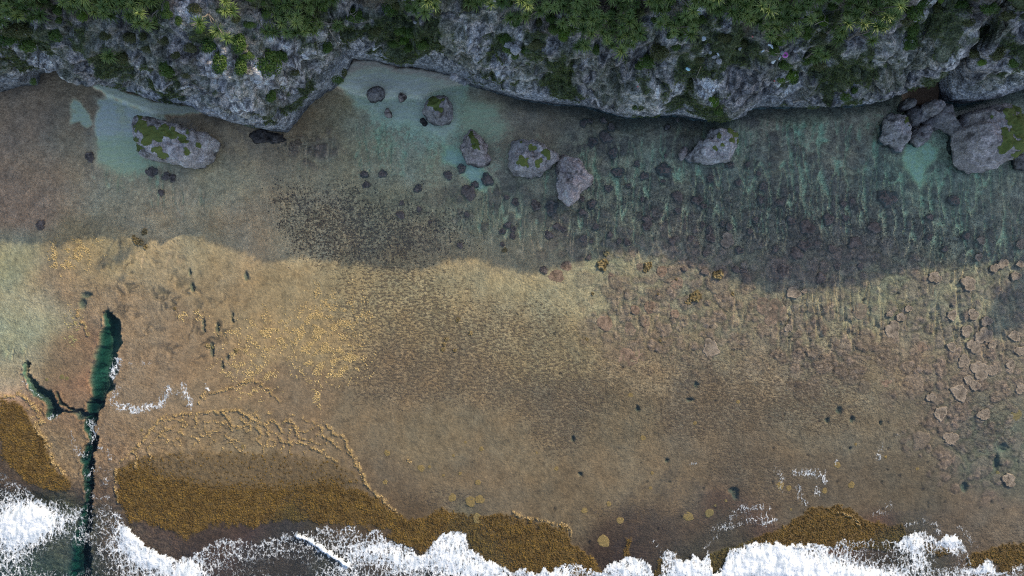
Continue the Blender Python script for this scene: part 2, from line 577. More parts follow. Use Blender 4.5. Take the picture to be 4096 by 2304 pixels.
# ------------------------------------------------------------------ reef flat: colours and heights picked point by point
# (u, v, seen colour, 1 = in the cliff's shade)
CP = [(60, 480, 80, 72, 70, 1), (200, 700, 98, 88, 82, 1), (60, 800, 92, 82, 80, 1), (330, 620, 92, 92, 88, 1), (330, 450, 72, 68, 66, 1), (450, 750, 98, 104, 98, 1), (600, 700, 94, 98, 92, 1), (600, 860, 104, 102, 92, 1),
      (900, 560, 78, 74, 70, 1), (900, 700, 92, 96, 86, 1), (1000, 900, 98, 94, 86, 1), (1250, 700, 90, 94, 84, 1), (1250, 900, 94, 95, 86, 1), (1150, 500, 56, 52, 46, 1), (1180, 600, 76, 72, 64, 1), (1350, 520, 76, 78, 68, 1), (1500, 600, 92, 102, 94, 1),
      (1700, 650, 92, 106, 100, 1), (1550, 850, 84, 90, 80, 1), (1800, 850, 82, 92, 84, 1), (1700, 1000, 80, 80, 72, 1), (2050, 500, 80, 84, 82, 1), (2050, 460, 66, 64, 62, 1), (2200, 480, 70, 70, 68, 1), (2300, 650, 84, 98, 96, 1), (2050, 900, 74, 86, 82, 1),
      (2400, 850, 72, 86, 84, 1), (2600, 650, 74, 92, 92, 1), (2500, 500, 58, 64, 64, 1), (2750, 500, 44, 44, 46, 1), (2900, 560, 62, 82, 84, 1), (2900, 800, 58, 74, 77, 1), (3100, 470, 62, 62, 62, 1), (3200, 560, 78, 92, 90, 1), (3200, 800, 56, 68, 74, 1),
      (3450, 500, 68, 76, 76, 1), (3600, 700, 68, 96, 97, 1), (3500, 900, 58, 70, 77, 1), (3900, 800, 60, 80, 85, 1), (4050, 900, 62, 76, 83, 1), (3300, 1050, 58, 66, 72, 1), (2700, 950, 68, 78, 79, 1), (2100, 1010, 82, 84, 76, 1),
      (1600, 520, 98, 112, 112, 1), (1900, 550, 86, 100, 100, 1), (1750, 470, 84, 98, 104, 1),
      (60, 1050, 142, 144, 112, 0), (100, 1250, 152, 152, 124, 0), (60, 1350, 135, 150, 127, 0), (60, 1450, 150, 138, 114, 0), (250, 1100, 142, 118, 92, 0), (350, 1000, 150, 130, 90, 0), (500, 960, 150, 136, 102, 0), (650, 1050, 147, 130, 101, 0),
      (550, 1250, 138, 116, 92, 0), (800, 1010, 148, 136, 106, 0), (900, 1150, 142, 120, 88, 0), (1000, 1300, 146, 122, 86, 0), (800, 1350, 132, 108, 82, 0), (650, 1450, 134, 110, 86, 0), (280, 1450, 130, 102, 75, 0), (250, 1600, 122, 94, 72, 0),
      (560, 1580, 132, 110, 88, 0), (600, 1780, 135, 110, 80, 0), (850, 1580, 135, 110, 82, 0), (900, 1720, 128, 108, 80, 0), (1200, 1600, 128, 106, 82, 0), (1150, 1200, 150, 130, 94, 0), (1350, 1350, 152, 128, 88, 0), (1450, 1150, 150, 134, 98, 0),
      (1700, 1150, 154, 140, 104, 0), (1700, 1300, 142, 124, 90, 0), (1600, 1480, 126, 106, 81, 0), (1850, 1450, 126, 108, 83, 0), (2000, 1300, 142, 128, 98, 0), (2100, 1110, 152, 144, 110, 0), (2300, 1150, 154, 146, 114, 0), (2200, 1400, 132, 118, 88, 0),
      (2600, 1150, 140, 136, 110, 0), (2600, 1400, 132, 116, 90, 0), (2450, 1700, 106, 94, 74, 0), (2250, 1650, 112, 98, 79, 0), (2800, 1650, 110, 96, 79, 0), (2900, 1300, 128, 120, 96, 0), (3100, 1400, 125, 114, 94, 0), (3300, 1300, 132, 128, 106, 0),
      (3600, 1150, 124, 128, 104, 0), (3900, 1250, 132, 132, 112, 0), (3700, 1400, 126, 114, 94, 0), (3950, 1500, 122, 112, 94, 0), (3400, 1500, 120, 108, 88, 0), (3700, 1700, 104, 96, 82, 0), (4000, 1800, 98, 106, 92, 0), (3300, 1700, 108, 98, 82, 0),
      (2500, 1900, 118, 102, 80, 0), (2100, 1750, 120, 104, 80, 0), (1700, 1750, 118, 104, 81, 0), (1450, 1700, 122, 104, 80, 0), (1500, 1950, 112, 94, 74, 0), (1900, 1950, 114, 98, 77, 0), (2300, 2000, 108, 92, 70, 0), (2700, 1950, 106, 92, 74, 0),
      (2600, 2130, 78, 62, 52, 0), (2900, 2070, 80, 67, 56, 0), (3000, 1870, 102, 88, 72, 0), (3300, 1950, 94, 82, 68, 0), (3700, 1950, 92, 82, 68, 0), (4000, 2000, 100, 90, 78, 0), (3800, 2130, 92, 80, 70, 0), (2500, 2200, 58, 42, 36, 0), (1500, 2050, 86, 66, 44, 0),
      (800, 2170, 64, 50, 46, 0), (600, 2130, 82, 64, 54, 0), (1000, 2250, 60, 52, 52, 0), (500, 2200, 80, 68, 60, 0), (150, 2250, 70, 80, 76, 0), (200, 1800, 128, 104, 76, 0), (450, 1800, 126, 100, 78, 0), (430, 2000, 88, 72, 60, 0), (60, 1900, 74, 58, 48, 0),
      (1500, 2260, 70, 62, 60, 0), (2100, 2290, 80, 60, 38, 0), (3500, 2230, 74, 58, 46, 0), (3800, 2240, 84, 70, 56, 0)]

# (u, v, bed height in metres); water stands at 0
ZP = [(60, 480, .06), (200, 700, .08), (60, 800, .07), (330, 620, .02), (450, 750, -.10), (600, 700, -.08), (900, 560, .02), (900, 700, -.04), (700, 860, .04), (1000, 900, .05), (1250, 700, -.08), (1250, 900, .05), (1150, 520, -.05), (1500, 600, -.25), (1700, 650, -.30),
      (1550, 850, -.10), (1800, 850, -.16), (1700, 1000, .04), (2050, 500, -.30), (2300, 650, -.35), (2050, 900, -.20), (2400, 850, -.28), (2600, 650, -.38), (2800, 500, -.40), (2900, 800, -.32), (3200, 600, -.40), (3200, 850, -.28), (3600, 700, -.50),
      (3500, 900, -.28), (3900, 800, -.40), (4050, 900, -.35), (3300, 1080, -.12), (2700, 1000, -.10), (2100, 1050, .03), (60, 1100, -.10), (100, 1300, -.20), (60, 1400, -.30), (250, 1100, .05), (500, 1000, .05), (700, 1300, .06), (1200, 1300, .07), (1700, 1200, .04),
      (2100, 1250, .03), (2600, 1200, -.04), (2900, 1350, -.02), (3300, 1300, -.08), (3600, 1150, -.16), (3900, 1250, -.16), (3950, 1500, -.06), (3500, 1500, .02), (4000, 1800, -.18), (2400, 1600, .04), (3000, 1700, .05), (3600, 1850, .04), (1600, 1700, .05), (2200, 1900, .05),
      (900, 1700, .08), (500, 1750, .06), (150, 1700, .08), (800, 2050, .10), (1500, 2100, .08), (2200, 2150, .08), (2600, 2130, .0), (3300, 2100, .08), (3900, 2150, .05), (600, 2200, -.10), (1200, 2270, -.25), (1900, 2290, -.2), (2800, 2290, -.3), (3600, 2290, -.3), (150, 2250, -.6)]

GOLD = [([(0, 1590), (60, 1610), (110, 1650), (170, 1740), (215, 1860), (290, 1930), (262, 1975), (180, 1950), (110, 1935), (60, 1880), (0, 1830)], 0.85, 30),
        ([(475, 1890), (560, 1850), (640, 1890), (800, 1935), (960, 1950), (1150, 1945), (1330, 1930), (1450, 1960), (1540, 2030), (1640, 2075), (1740, 2095), (1710, 2140), (1560, 2110), (1420, 2095), (1300, 2090), (1100, 2075), (1020, 2105), (900, 2090), (800, 2110), (740, 2150), (640, 2100), (520, 2080), (470, 1990)], 1.0, 45),
        ([(520, 1830), (700, 1790), (900, 1800), (1150, 1800), (1380, 1850), (1460, 1930), (1300, 1950), (1000, 1970), (700, 1940), (500, 1900)], 0.62, 60),
        ([(1720, 2060), (1780, 2035), (1900, 2070), (2010, 2050), (2110, 2075), (2275, 2105), (2285, 2170), (2380, 2230), (2405, 2300), (2300, 2330), (2000, 2330), (1900, 2230), (1860, 2130), (1780, 2130), (1690, 2215), (1560, 2150), (1600, 2110)], 1.0, 22),
        ([(2010, 2050), (2110, 2075), (2275, 2105), (2285, 2140), (2150, 2130), (2030, 2110)], -0.45, 30),
        ([(2930, 2200), (3020, 2150), (3110, 2120), (3190, 2060), (3260, 2025), (3400, 2030), (3430, 2070), (3500, 2090), (3610, 2110), (3630, 2150), (3560, 2200), (3300, 2190), (3080, 2190), (2850, 2304), (2800, 2304), (2840, 2220)], 1.0, 18),
        ([(3880, 2205), (3990, 2190), (4070, 2170), (4200, 2160), (4200, 2250), (4010, 2290), (3960, 2250), (3880, 2262)], 1.0, 15),
        ([(2640, 2230), (2700, 2215), (2740, 2310), (2610, 2320)], 0.9, 12), ([(2500, 2150), (2530, 2150), (2520, 2230), (2500, 2230)], 0.7, 10),
        ([(2650, 2110), (2560, 2150), (2600, 2170)], 0.0, 5), ([(3650, 2180), (3760, 2180), (3830, 2205), (3760, 2230), (3680, 2215)], 0.8, 15)]
RIMS = [([(480, 1850), (545, 1795), (585, 1750), (620, 1700), (650, 1672), (760, 1652), (880, 1645), (955, 1640), (1000, 1668), (1030, 1690), (1045, 1730), (1080, 1748)], 9),
        ([(1020, 1684), (1050, 1690), (1068, 1712), (1075, 1740)], 8), ([(1068, 1690), (1090, 1682), (1120, 1705), (1128, 1730), (1100, 1732)], 8), ([(1135, 1690), (1150, 1678), (1172, 1700), (1196, 1740), (1204, 1775), (1180, 1770), (1130, 1765)], 9),
        ([(1204, 1775), (1260, 1795), (1300, 1810), (1330, 1840), (1370, 1850)], 10), ([(1252, 1688), (1285, 1712), (1290, 1740), (1330, 1765), (1362, 1795), (1400, 1815)], 8),
        ([(1305, 1700), (1340, 1740), (1372, 1745), (1395, 1790), (1415, 1830), (1432, 1870), (1452, 1900), (1465, 1935), (1500, 1970), (1560, 2020), (1590, 2055)], 13),
        ([(820, 1590), (850, 1570), (905, 1560), (940, 1545), (1000, 1520), (1040, 1530), (1060, 1550)], 7), ([(1030, 1530), (1080, 1560), (1110, 1600), (1125, 1620)], 7), ([(790, 1620), (815, 1580), (830, 1560)], 9),
        ([(700, 1700), (690, 1720), (655, 1720), (630, 1750), (610, 1770)], 6), ([(735, 1660), (728, 1700), (720, 1730)], 6), ([(600, 1780), (590, 1800), (605, 1830)], 6), ([(530, 1800), (550, 1830), (545, 1870)], 7),
        ([(985, 1650), (990, 1665), (1010, 1690)], 7), ([(870, 1650), (910, 1660), (930, 1700), (1000, 1720)], 7), ([(0, 1580), (55, 1590), (75, 1570), (110, 1600), (150, 1640), (165, 1690), (140, 1710), (180, 1750), (205, 1800), (225, 1860), (260, 1890)], 16),
        ([(2045, 2045), (2110, 2070), (2190, 2085), (2280, 2108), (2282, 2145)], 9), ([(300, 1240), (330, 1300), (350, 1340)], 10), ([(470, 1880), (465, 1950), (470, 2010)], 10), ([(3340, 2045), (3400, 2060), (3440, 2100)], 8), ([(1630, 1840), (1660, 1860)], 5)]
CHAN = [(432, 1262, 14), (452, 1300, 30), (440, 1350, 36), (424, 1420, 42), (416, 1480, 46), (408, 1540, 40), (398, 1575, 28), (374, 1640, 20), (358, 1700, 17), (374, 1760, 17), (346, 1850, 20), (358, 1900, 13), (354, 1960, 9), (352, 2020, 12), (338, 2090, 22), (325, 2150, 24), (318, 2230, 32), (308, 2310, 34), (300, 2500, 60)]
CHAN2 = [(108, 1450, 6), (100, 1510, 10), (150, 1560, 20), (200, 1600, 20), (215, 1640, 32), (205, 1665, 18)]
CHAN3 = [(222, 1565, 5), (250, 1612, 6), (300, 1640, 6), (345, 1668, 10), (370, 1690, 14)]
CHAN4 = [(235, 1635, 5), (290, 1650, 5), (330, 1670, 8)]
# sand polygons, last one the crevice floor: seen colour in shade, height
SAND = [([(300, 285), (420, 330), (520, 372), (620, 405), (700, 415), (790, 430), (835, 445), (800, 452), (700, 466), (650, 485), (690, 470), (600, 452), (540, 430), (450, 390), (380, 345)], (128, 124, 134), 0.30, 8),
        ([(385, 395), (450, 395), (540, 430), (600, 450), (660, 470), (670, 490), (560, 480), (545, 540), (560, 640), (470, 660), (400, 640), (375, 540), (385, 480), (395, 430)], (108, 124, 140), -0.05, 12),
        ([(290, 395), (325, 400), (350, 440), (362, 490), (350, 515), (310, 490), (280, 500), (275, 440)], (100, 118, 128), -0.10, 8),
        ([(370, 545), (545, 540), (560, 620), (640, 660), (560, 700), (470, 700), (400, 660)], (98, 114, 118), -0.15, 25),
        ([(1350, 345), (1375, 315), (1415, 240), (1500, 245), (1590, 268), (1690, 275), (1800, 300), (1870, 335), (1800, 352), (1730, 368), (1690, 395), (1600, 385), (1560, 395), (1500, 400), (1430, 380)], (96, 104, 124), 0.35, 10),
        ([(1350, 345), (1440, 290), (1520, 285), (1590, 300), (1680, 310), (1740, 335), (1760, 360), (1690, 400), (1600, 388), (1500, 402), (1420, 385)], (120, 124, 136), 0.30, 25),
        ([(1380, 360), (1500, 395), (1600, 385), (1690, 395), (1760, 350), (1870, 335), (1850, 420), (1830, 520), (1780, 560), (1640, 500), (1560, 480), (1480, 460), (1420, 420)], (100, 118, 130), -0.12, 30),
        ([(1830, 400), (1900, 390), (2000, 420), (2030, 520), (1960, 560), (1850, 560)], (94, 106, 112), -0.2, 40),
        ([(1770, 580), (1860, 610), (1940, 690), (1990, 730), (1930, 770), (1880, 740), (1860, 700), (1780, 640)], (98, 124, 126), -0.35, 18),
        ([(3640, 580), (3720, 560), (3760, 600), (3730, 660), (3690, 740), (3640, 690), (3610, 620)], (84, 118, 118), -0.45, 18),
        ([(3600, 330), (3660, 250), (3735, 250), (3750, 370), (3740, 440), (3620, 430)], (40, 36, 36), 0.9, 15)]  # floor of the crevice inlet, the recess's gloom put into its colour
# dark speckle: centre, spread, strength
SPECK = [(1290, 930, 150, 120, .8), (1420, 850, 220, 150, .62), (1150, 800, 90, 100, .5), (1560, 980, 220, 100, .7), (1800, 900, 200, 140, .4), (1560, 1180, 230, 110, .65), (1650, 1300, 260, 120, .8), (1600, 1500, 220, 120, 1.0), (1850, 1420, 260, 130, .7), (2230, 1680, 120, 130, 1.1), (2230, 1600, 160, 80, .6),
         (2770, 1680, 130, 60, 1.1), (2900, 1650, 120, 90, .6), (3020, 1900, 150, 70, 1.0), (2940, 1850, 90, 60, .8), (3300, 1450, 300, 200, .4), (2150, 1300, 200, 120, .4), (2000, 1560, 200, 80, .5), (2600, 2050, 300, 60, .6), (3150, 1980, 200, 60, .6), (3060, 1600, 150, 90, .6), (3300, 1650, 150, 90, .5),
         (1750, 2000, 150, 50, .7), (3200, 900, 500, 180, .5), (2500, 800, 400, 150, .35), (3800, 1000, 300, 150, .4), (600, 620, 100, 60, .3), (900, 620, 140, 60, .3), (1180, 570, 90, 60, .7), (2300, 1500, 250, 100, .4), (2750, 1500, 250, 120, .45), (900, 1720, 300, 100, .35), (3950, 1700, 150, 200, .5)]
RUBB = [(1280, 1360, 70, 90, 1.0), (1230, 1300, 80, 50, .7), (1130, 1350, 90, 40, .7), (1060, 1330, 60, 60, .6), (1300, 1280, 50, 60, .5), (1420, 1280, 50, 80, .45), (1340, 1470, 60, 40, .7), (1400, 1440, 60, 60, .5), (270, 1030, 55, 45, 1.2), (340, 985, 40, 30, .8), (220, 1020, 20, 30, .5),
        (770, 1260, 40, 20, .7), (960, 1450, 70, 50, .6), (1000, 1560, 60, 30, .4), (1050, 1500, 50, 40, .5), (290, 1310, 25, 45, .8), (1290, 1180, 40, 40, .3), (1250, 1450, 70, 60, .4), (940, 1340, 60, 40, .3), (1270, 1590, 20, 30, .5)]


def cells(u, v, size, seed, keep=0.6):
    """round patches scattered on a jittered lattice: returns (edge distance in px, + inside; id) of the nearest kept patch"""
    r = np.random.default_rng(seed)
    J = r.random((128, 128, 4))
    best = np.full(np.shape(u), -1e9)
    ident = np.zeros(np.shape(u))
    wx = u + size * .22 * fbm(u / size * 1.6, v / size * 1.6, 3, seed)
    wy = v + size * .22 * fbm(u / size * 1.6, v / size * 1.6, 3, seed + 5)
    i0, j0 = np.floor(wx / size).astype(int), np.floor(wy / size).astype(int)
    for di in (-1, 0, 1):
        for dj in (-1, 0, 1):
            i, j = (i0 + di), (j0 + dj)
            q_ = J[i & 127, j & 127]
            cx, cy = (i + .15 + .7 * q_[:, 0]) * size, (j + .15 + .7 * q_[:, 1]) * size
            rad = np.where(q_[:, 2] < keep, size * (.22 + .34 * q_[:, 3]), -99)
            e = rad - np.hypot(wx - cx, wy - cy)
            m = e > best
            best = np.where(m, e, best)
            ident = np.where(m, q_[:, 2] / keep, ident)
    return best, ident


def field(points, u, v, ncol, sigma):
    """smooth field through control points, evaluated on a coarse lattice and read back bilinearly"""
    gu = np.arange(-1200, 5400, 30.0)
    gv = np.arange(0, 3000, 30.0)
    A, B = np.meshgrid(gu, gv)
    num = np.zeros(A.shape + (ncol,))
    den = np.full(A.shape, 1e-12)
    for p in points:
        d2 = (A - p[0]) ** 2 + ((B - p[1]) * 1.15) ** 2
        w = np.exp(-d2 / (2 * sigma ** 2)) + 1e-5 / (1 + (d2 / 250000.0) ** 2)
        den += w
        num += w[..., None] * np.array(p[2:2 + ncol])
    F = num / den[..., None]
    x = np.clip((u - gu[0]) / 30.0, 0, len(gu) - 1.001)
    y = np.clip((v - gv[0]) / 30.0, 0, len(gv) - 1.001)
    i, j = x.astype(int), y.astype(int)
    fx, fy = (x - i)[..., None], (y - j)[..., None]
    return (F[j, i] * (1 - fx) + F[j, i + 1] * fx) * (1 - fy) + (F[j + 1, i] * (1 - fx) + F[j + 1, i + 1] * fx) * fy


ABS = np.array([0.62, 0.17, 0.16])          # what a metre of this water takes out of the light


def to_albedo(rgb, shade, z, near=1.0):
    ill = np.where(np.asarray(shade) > 0.5, 1.0, 0.0)[..., None]
    i = ILL_LIT * (1 - ill) + ILL_SHADE * ill * np.asarray(near)[..., None]
    T = np.exp(-ABS * 2.2 * np.clip(-np.asarray(z), 0, 2)[..., None])
    return lin(rgb) / i / T


def vchan(u, v):
    best = np.zeros(np.shape(u))
    uu = u + 26 * fbm(u / 48, v / 48, 5, 31, 0.62)
    vv = v + 24 * fbm(u / 48, v / 48, 5, 33, 0.62)
    pool = 0
    for c, dep in ((CHAN, 2.0), (CHAN2, 1.2), (CHAN3, 0.9), (CHAN4, 0.6)):
        d, k = seg_dist(uu, vv, c)
        w = np.interp(k, np.arange(len(c)), [p[2] for p in c])
        best = np.maximum(best, dep * sm(1.35, 0.25, d / w))
    return best


def reef_height(u, v, full=True):
    z = field(ZP, u, v, 1, 110.0)[..., 0]
    z = z + 0.035 * fbm(u / 160, v / 160, 4, 1)
    for pts, c, h, soft in SAND:
        m = poly_mask(u, v, pts, soft, 7, 5)
        z = z * (1 - m) + h * m
    return z


def build_reef():
    grow = np.cumsum(np.geomspace(0.4, 900, 24))
    xs = np.concatenate([-63 - grow[::-1], np.arange(-63, 63.01, 0.128), 63 + grow])
    ys = np.concatenate([-36.5 - grow[::-1], np.arange(-36.5, 28.5, 0.128), [30, 33, 38, 45]])
    nx, ny = len(xs), len(ys)
    X, Y = np.meshgrid(xs, ys)
    x, y = X.ravel(), Y.ravel()
    u, v = U(x), Vv(y)
    uc, vc = np.clip(u, -300, 4400), np.clip(v, 150, 2420)
    # ---- control-point colours to base colours
    P = np.array(CP, float)
    lum = P[:, 2:5] @ np.array([.3, .6, .1])
    ks = np.where(P[:, 5] > .5, 0.62, 0.66)[:, None]
    P[:, 2:5] = lum[:, None] + ks * (P[:, 2:5] - lum[:, None])
    P[:, 2:5] *= (np.where(P[:, 5] > .5, 1.12, 1.05) * np.where((P[:, 5] < .5) & (P[:, 0] < 1100), 1.06, 1.0))[:, None]
    zp = field(ZP, P[:, 0], P[:, 1], 1, 110.0)[:, 0]
    # the cliff hides part of the sky from the ground at its foot
    near = 0.62 + 0.38 * sm(0, 420, P[:, 1] - interp(BASE, P[:, 0]))
    alb = to_albedo(P[:, 2:5], P[:, 5], zp, near)
    pts = [(P[i, 0], P[i, 1], *alb[i]) for i in range(len(P))]
    wu = uc + 60 * fbm(u / 220, v / 220, 4, 60)
    wv = vc + 45 * fbm(u / 220, v / 220, 4, 64)
    c = field(pts, wu, wv, 3, 75.0)
    z = reef_height(uc, vc)
    # ---- broad mottling and grain
    f1 = fbm(u / 70, v / 70, 5, 2, 0.6)
    f2 = fbm(u / 17, v / 17, 3, 6, 0.7)
    f3 = fbm(u / 9, v / 12, 2, 9)
    lag = np.clip(field([(p[0], p[1], 1.0 if p[2] < -0.12 else 0.0) for p in ZP], uc, vc, 1, 110.0)[:, 0], 0, 1)
    right = sm(1900, 2700, u) * sm(2000, 1500, v)
    f4 = fbm(u / 36, v / 44, 4, 16, 0.65)
    c = c * np.clip(1 + 0.30 * f1 + 0.42 * np.minimum(f4, 0.25) + (0.25 + 0.15 * right) * f2 + 0.26 * f3, 0.3, 2)[:, None]
    hue = fbm(u / 110, v / 110, 4, 12)
    c = c * (1 + hue[:, None] * np.array([0.16, 0.04, -0.10]))
    z = z + 0.035 * f1 + (0.025 + 0.03 * right) * f2 + 0.018 * f3
    # ---- sand, and the dark crevice floor
    sand = np.zeros_like(u)
    rip = np.sin((v + 14 * fbm(u / 60, v / 60, 3, 14)) / 3.4 + 5 * fbm(u / 90, v / 90, 2, 15))
    for pp, cc, h, soft in SAND:
        m = poly_mask(uc, vc, pp, soft, 9 if h > 0 else 15, 5) * (0.97 - (0.05 if h > 0 else 0.32) * sm(0.0, 0.4, f1))
        a = to_albedo(np.array([cc], float) * np.array([1.06, 0.99, 0.90]), np.array([1]), np.array([h]), np.array([0.56]))[0]
        sc_ = a * 0.98 * (1 + 0.10 * f1 + 0.06 * f3 + 0.05 * rip)[:, None]
        c = c * (1 - m)[:, None] + sc_ * m[:, None]
        sand = np.maximum(sand, m)
    # submerged patchy sand between the rocks of the lagoon, pale grooves that run off shore
    zone = np.zeros_like(u)
    for (a, b, su, sv, st) in [(3200, 700, 700, 260, 1.0), (2500, 780, 420, 250, .8), (3900, 800, 350, 300, 1.0), (2050, 850, 400, 200, .55), (1500, 600, 250, 150, .6), (3300, 1250, 500, 200, .55), (2600, 1250, 400, 150, .35), (3900, 1250, 250, 250, .6), (550, 700, 200, 90, .7), (700, 800, 250, 70, .5),
                               (60, 1420, 70, 60, .5), (600, 1050, 300, 80, .25), (1200, 650, 120, 120, .4)]:
        zone = np.maximum(zone, st * blob(u, v, a, b, su, sv))
    wu2 = u + 13 * fbm(u / 50, v / 70, 4, 17)
    slant = (v - 800) * -0.10 * sm(3000, 3700, u)
    g1 = np.abs(pn((wu2 + slant) / 36, v / 420, 18))
    g2 = np.abs(pn((wu2 - slant) / 52 + 5, v / 300, 19))
    keep = sm(-0.20, 0.16, fbm(u / 60, v / 190, 3, 20) + 0.50 * zone - 0.16)
    groove = np.maximum(sm(0.12, 0.03, g1), 0.9 * sm(0.09, 0.02, g2)) * keep * sm(0.12, 0.5, zone) * sm(430, 520, v)
    deep = 0.20 * groove
    z = z - deep * (1 - sand)
    gcol = to_albedo(np.array([[114, 130, 126.]]), np.array([1]), np.array([-0.4]))[0]
    gl = groove * (0.95 - 0.60 * sm(1020, 1200, v))
    # blotchy sand and dark cover in the lagoon bed
    bl = fbm(u / 42, v / 62, 4, 22)
    lagm = sm(0.25, 0.8, zone) * (1 - sand)
    c = c * (1 + lagm * (0.45 * bl))[:, None]
    c = c + (lagm * sm(0.22, 0.5, bl) * 0.35)[:, None] * (gcol * 0.8 - c)
    z = z + 0.05 * lagm * -bl
    # ---- dark speckle
    sp = np.zeros_like(u)
    for (a, b, su, sv, st) in SPECK:
        sp += st * blob(u, v, a, b, su, sv)
    sp = np.clip(sp, 0, 1.3)
    sp = sp * (0.75 + 0.5 * sm(-0.3, 0.3, fbm(u / 60, v / 60, 4, 24)))
    shd = sm(40, -40, v - interp(SHADOW, u))
    S2 = 0.58 * np.clip(sp, 0, .8) * sm(1120, 1000, v)
    S1 = np.clip(sp - S2, 0, 1.3)
    sd = np.clip(S2 * 1.3, 0, 1)
    S1 = np.clip(S1, 0, 0.64)
    K = 0.23 + 0.10 * sm(0.1, 0.6, sp) + 0.26 * right + 0.20 * sm(1050, 900, v) + 0.10 * sm(1200, 1700, u) * sm(1700, 1400, v)
    # ---- low coral crusts packed over the right of the flat
    cz = np.zeros_like(u)
    for (a_, b_, su, sv, st) in [(3100, 850, 750, 330, 1.0), (3900, 1250, 420, 420, 1.0), (2500, 800, 420, 300, .75), (2750, 1250, 500, 260, .6), (2000, 800, 420, 220, .4), (3900, 1750, 350, 260, .65), (3300, 1350, 400, 250, .6), (1250, 600, 200, 110, .45), (650, 650, 160, 90, .3)]:
        cz = np.maximum(cz, st * blob(u, v, a_, b_, su, sv))
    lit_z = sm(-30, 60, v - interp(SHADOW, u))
    for size, sd_, kp in ((95, 140, .62), (52, 150, .66), (30, 160, .6)):
        e, idn = cells(u, v, size, sd_, kp)
        e = e + 4 * f2 + 3 * f3
        on = sm(0.10, 0.30, cz - 0.30 * idn) * (1 - sand)
        ins = sm(-1.5, 3.5, e) * on * (1 - 0.7 * groove)
        edge = sm(5.5, 0.5, np.abs(e + 2.0)) * on
        bc = np.array([0.155, 0.118, 0.096]) * (0.65 + 0.75 * idn)[:, None] * (1 + 0.35 * f2 + 0.3 * f3)[:, None]
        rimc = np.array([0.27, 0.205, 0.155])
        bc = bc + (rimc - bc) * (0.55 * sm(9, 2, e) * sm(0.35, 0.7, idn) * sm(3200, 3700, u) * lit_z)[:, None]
        c = c * (1 - 0.50 * ins)[:, None] + bc * (0.50 * ins)[:, None]
        c = c * (1 - 0.30 * edge * (1 - ins * .5))[:, None]
        z = z + 0.055 * ins - 0.03 * edge
    c = c * (1 - gl)[:, None] + (gcol * (1 + 0.25 * f2)[:, None]) * gl[:, None]
    # ---- golden seaweed
    gold = np.zeros_like(u)
    gn = 0.55 * fbm(u / 30, v / 30, 4, 27) + 0.75 * fbm(u / 15, v / 75, 3, 28) * sm(1950, 2080, v)
    for pp, st, soft in GOLD:
        if st:
            gold = gold + st * poly_mask(uc, vc, pp, soft, 16, 28)
    gold = np.clip(gold, 0, 1)
    gm = sm(0.25, 0.62, gold + 0.35 * gn * sm(0, .3, gold))
    gt = 0.5 + 0.5 * np.clip(f2 * 1.6 + gn, -1, 1)
    gc = np.array([0.070, 0.043, 0.013]) * (1 - gt)[:, None] + np.array([0.130, 0.082, 0.021]) * gt[:, None]
    old = poly_mask(uc, vc, GOLD[2][0], 50, 10, 29) * (1 - poly_mask(uc, vc, GOLD[1][0], 40, 16, 28))
    gc = gc * (1 - 0.7 * old)[:, None] + (np.array([0.120, 0.088, 0.050]) * (0.6 + 0.8 * gt)[:, None]) * (0.7 * old)[:, None]
    c = c * (1 - 0.92 * gm)[:, None] + gc * (0.92 * gm)[:, None]
    z = z + gm * (0.08 + 0.09 * f2 + 0.06 * gn)
    S1 = S1 * (1 - gm)
    K = K + 0.16 * sm(2040, 2120, v) + 0.06 * gm + 0.22 * sm(900, 500, u) * sm(1650, 1800, v) + 0.14 * sm(800, 500, u) * sm(1000, 1200, v)
    z = z + 0.10 * sm(900, 500, u) * sm(1650, 1850, v) * (fbm(u / 30, v / 30, 3, 61) + f2) * (1 - 0.5 * gm)
    # ---- raised tan rims of the terraces
    rim = np.zeros_like(u)
    ru, rv = u + 13 * fbm(u / 26, v / 26, 3, 40), v + 13 * fbm(u / 26, v / 26, 3, 43)
    box = (v > 1150) & (v < 2200) & (u < 3500) & (u > -200)
    for pp, w in RIMS:
        us, vs = [q[0] for q in pp], [q[1] for q in pp]
        b = box & (u > min(us) - 60) & (u < max(us) + 60) & (v > min(vs) - 60) & (v < max(vs) + 60)
        d, _ = seg_dist(ru[b], rv[b], pp)
        rim[b] = np.maximum(rim[b], sm(w * 0.70, w * 0.10, d) * sm(-0.35, 0.15, f2[b] + f3[b]))
    # a net of small basins between the drawn rims
    net = np.abs(pn(ru / 62, rv / 46, 46))
    nz = (blob(u, v, 850, 1720, 330, 90) + blob(u, v, 1130, 1760, 220, 90) + 0.9 * blob(u, v, 120, 1700, 110, 130)) * (1 - gm)
    rim = np.maximum(rim, 0.75 * sm(0.07, 0.02, net) * sm(0.35, 0.7, nz))
    z = z + 0.16 * rim * (1 + 0.6 * f3)
    rc = np.array([0.285, 0.195, 0.085]) * (1 + 0.5 * f3)[:, None]
    c = c * (1 - 0.7 * rim)[:, None] + rc * (0.7 * rim)[:, None]
    # ---- wrinkled hollows on the brown flat (left)
    wz = blob(u, v, 620, 1180, 230, 170) + 0.9 * blob(u, v, 760, 1380, 160, 150) + .7 * blob(u, v, 470, 1120, 150, 110) + .5 * blob(u, v, 850, 1300, 120, 130)
    wr = 1 - np.abs(pn((u * 0.8 + v * 0.45) / 46 + 0.8 * fbm(u / 40, v / 40, 3, 47), (v * 0.8 - u * 0.5) / 105, 48)) * 2.2
    wm = np.clip(wz, 0, 1) * sm(0.40, 0.92, wr) * sm(-0.25, 0.2, fbm(u / 80, v / 80, 2, 49))
    z = z - 0.13 * wm
    c = c * (1 - 0.42 * wm)[:, None]
    # ---- small potholes
    ph = pn(u / 23, v / 27, 52)
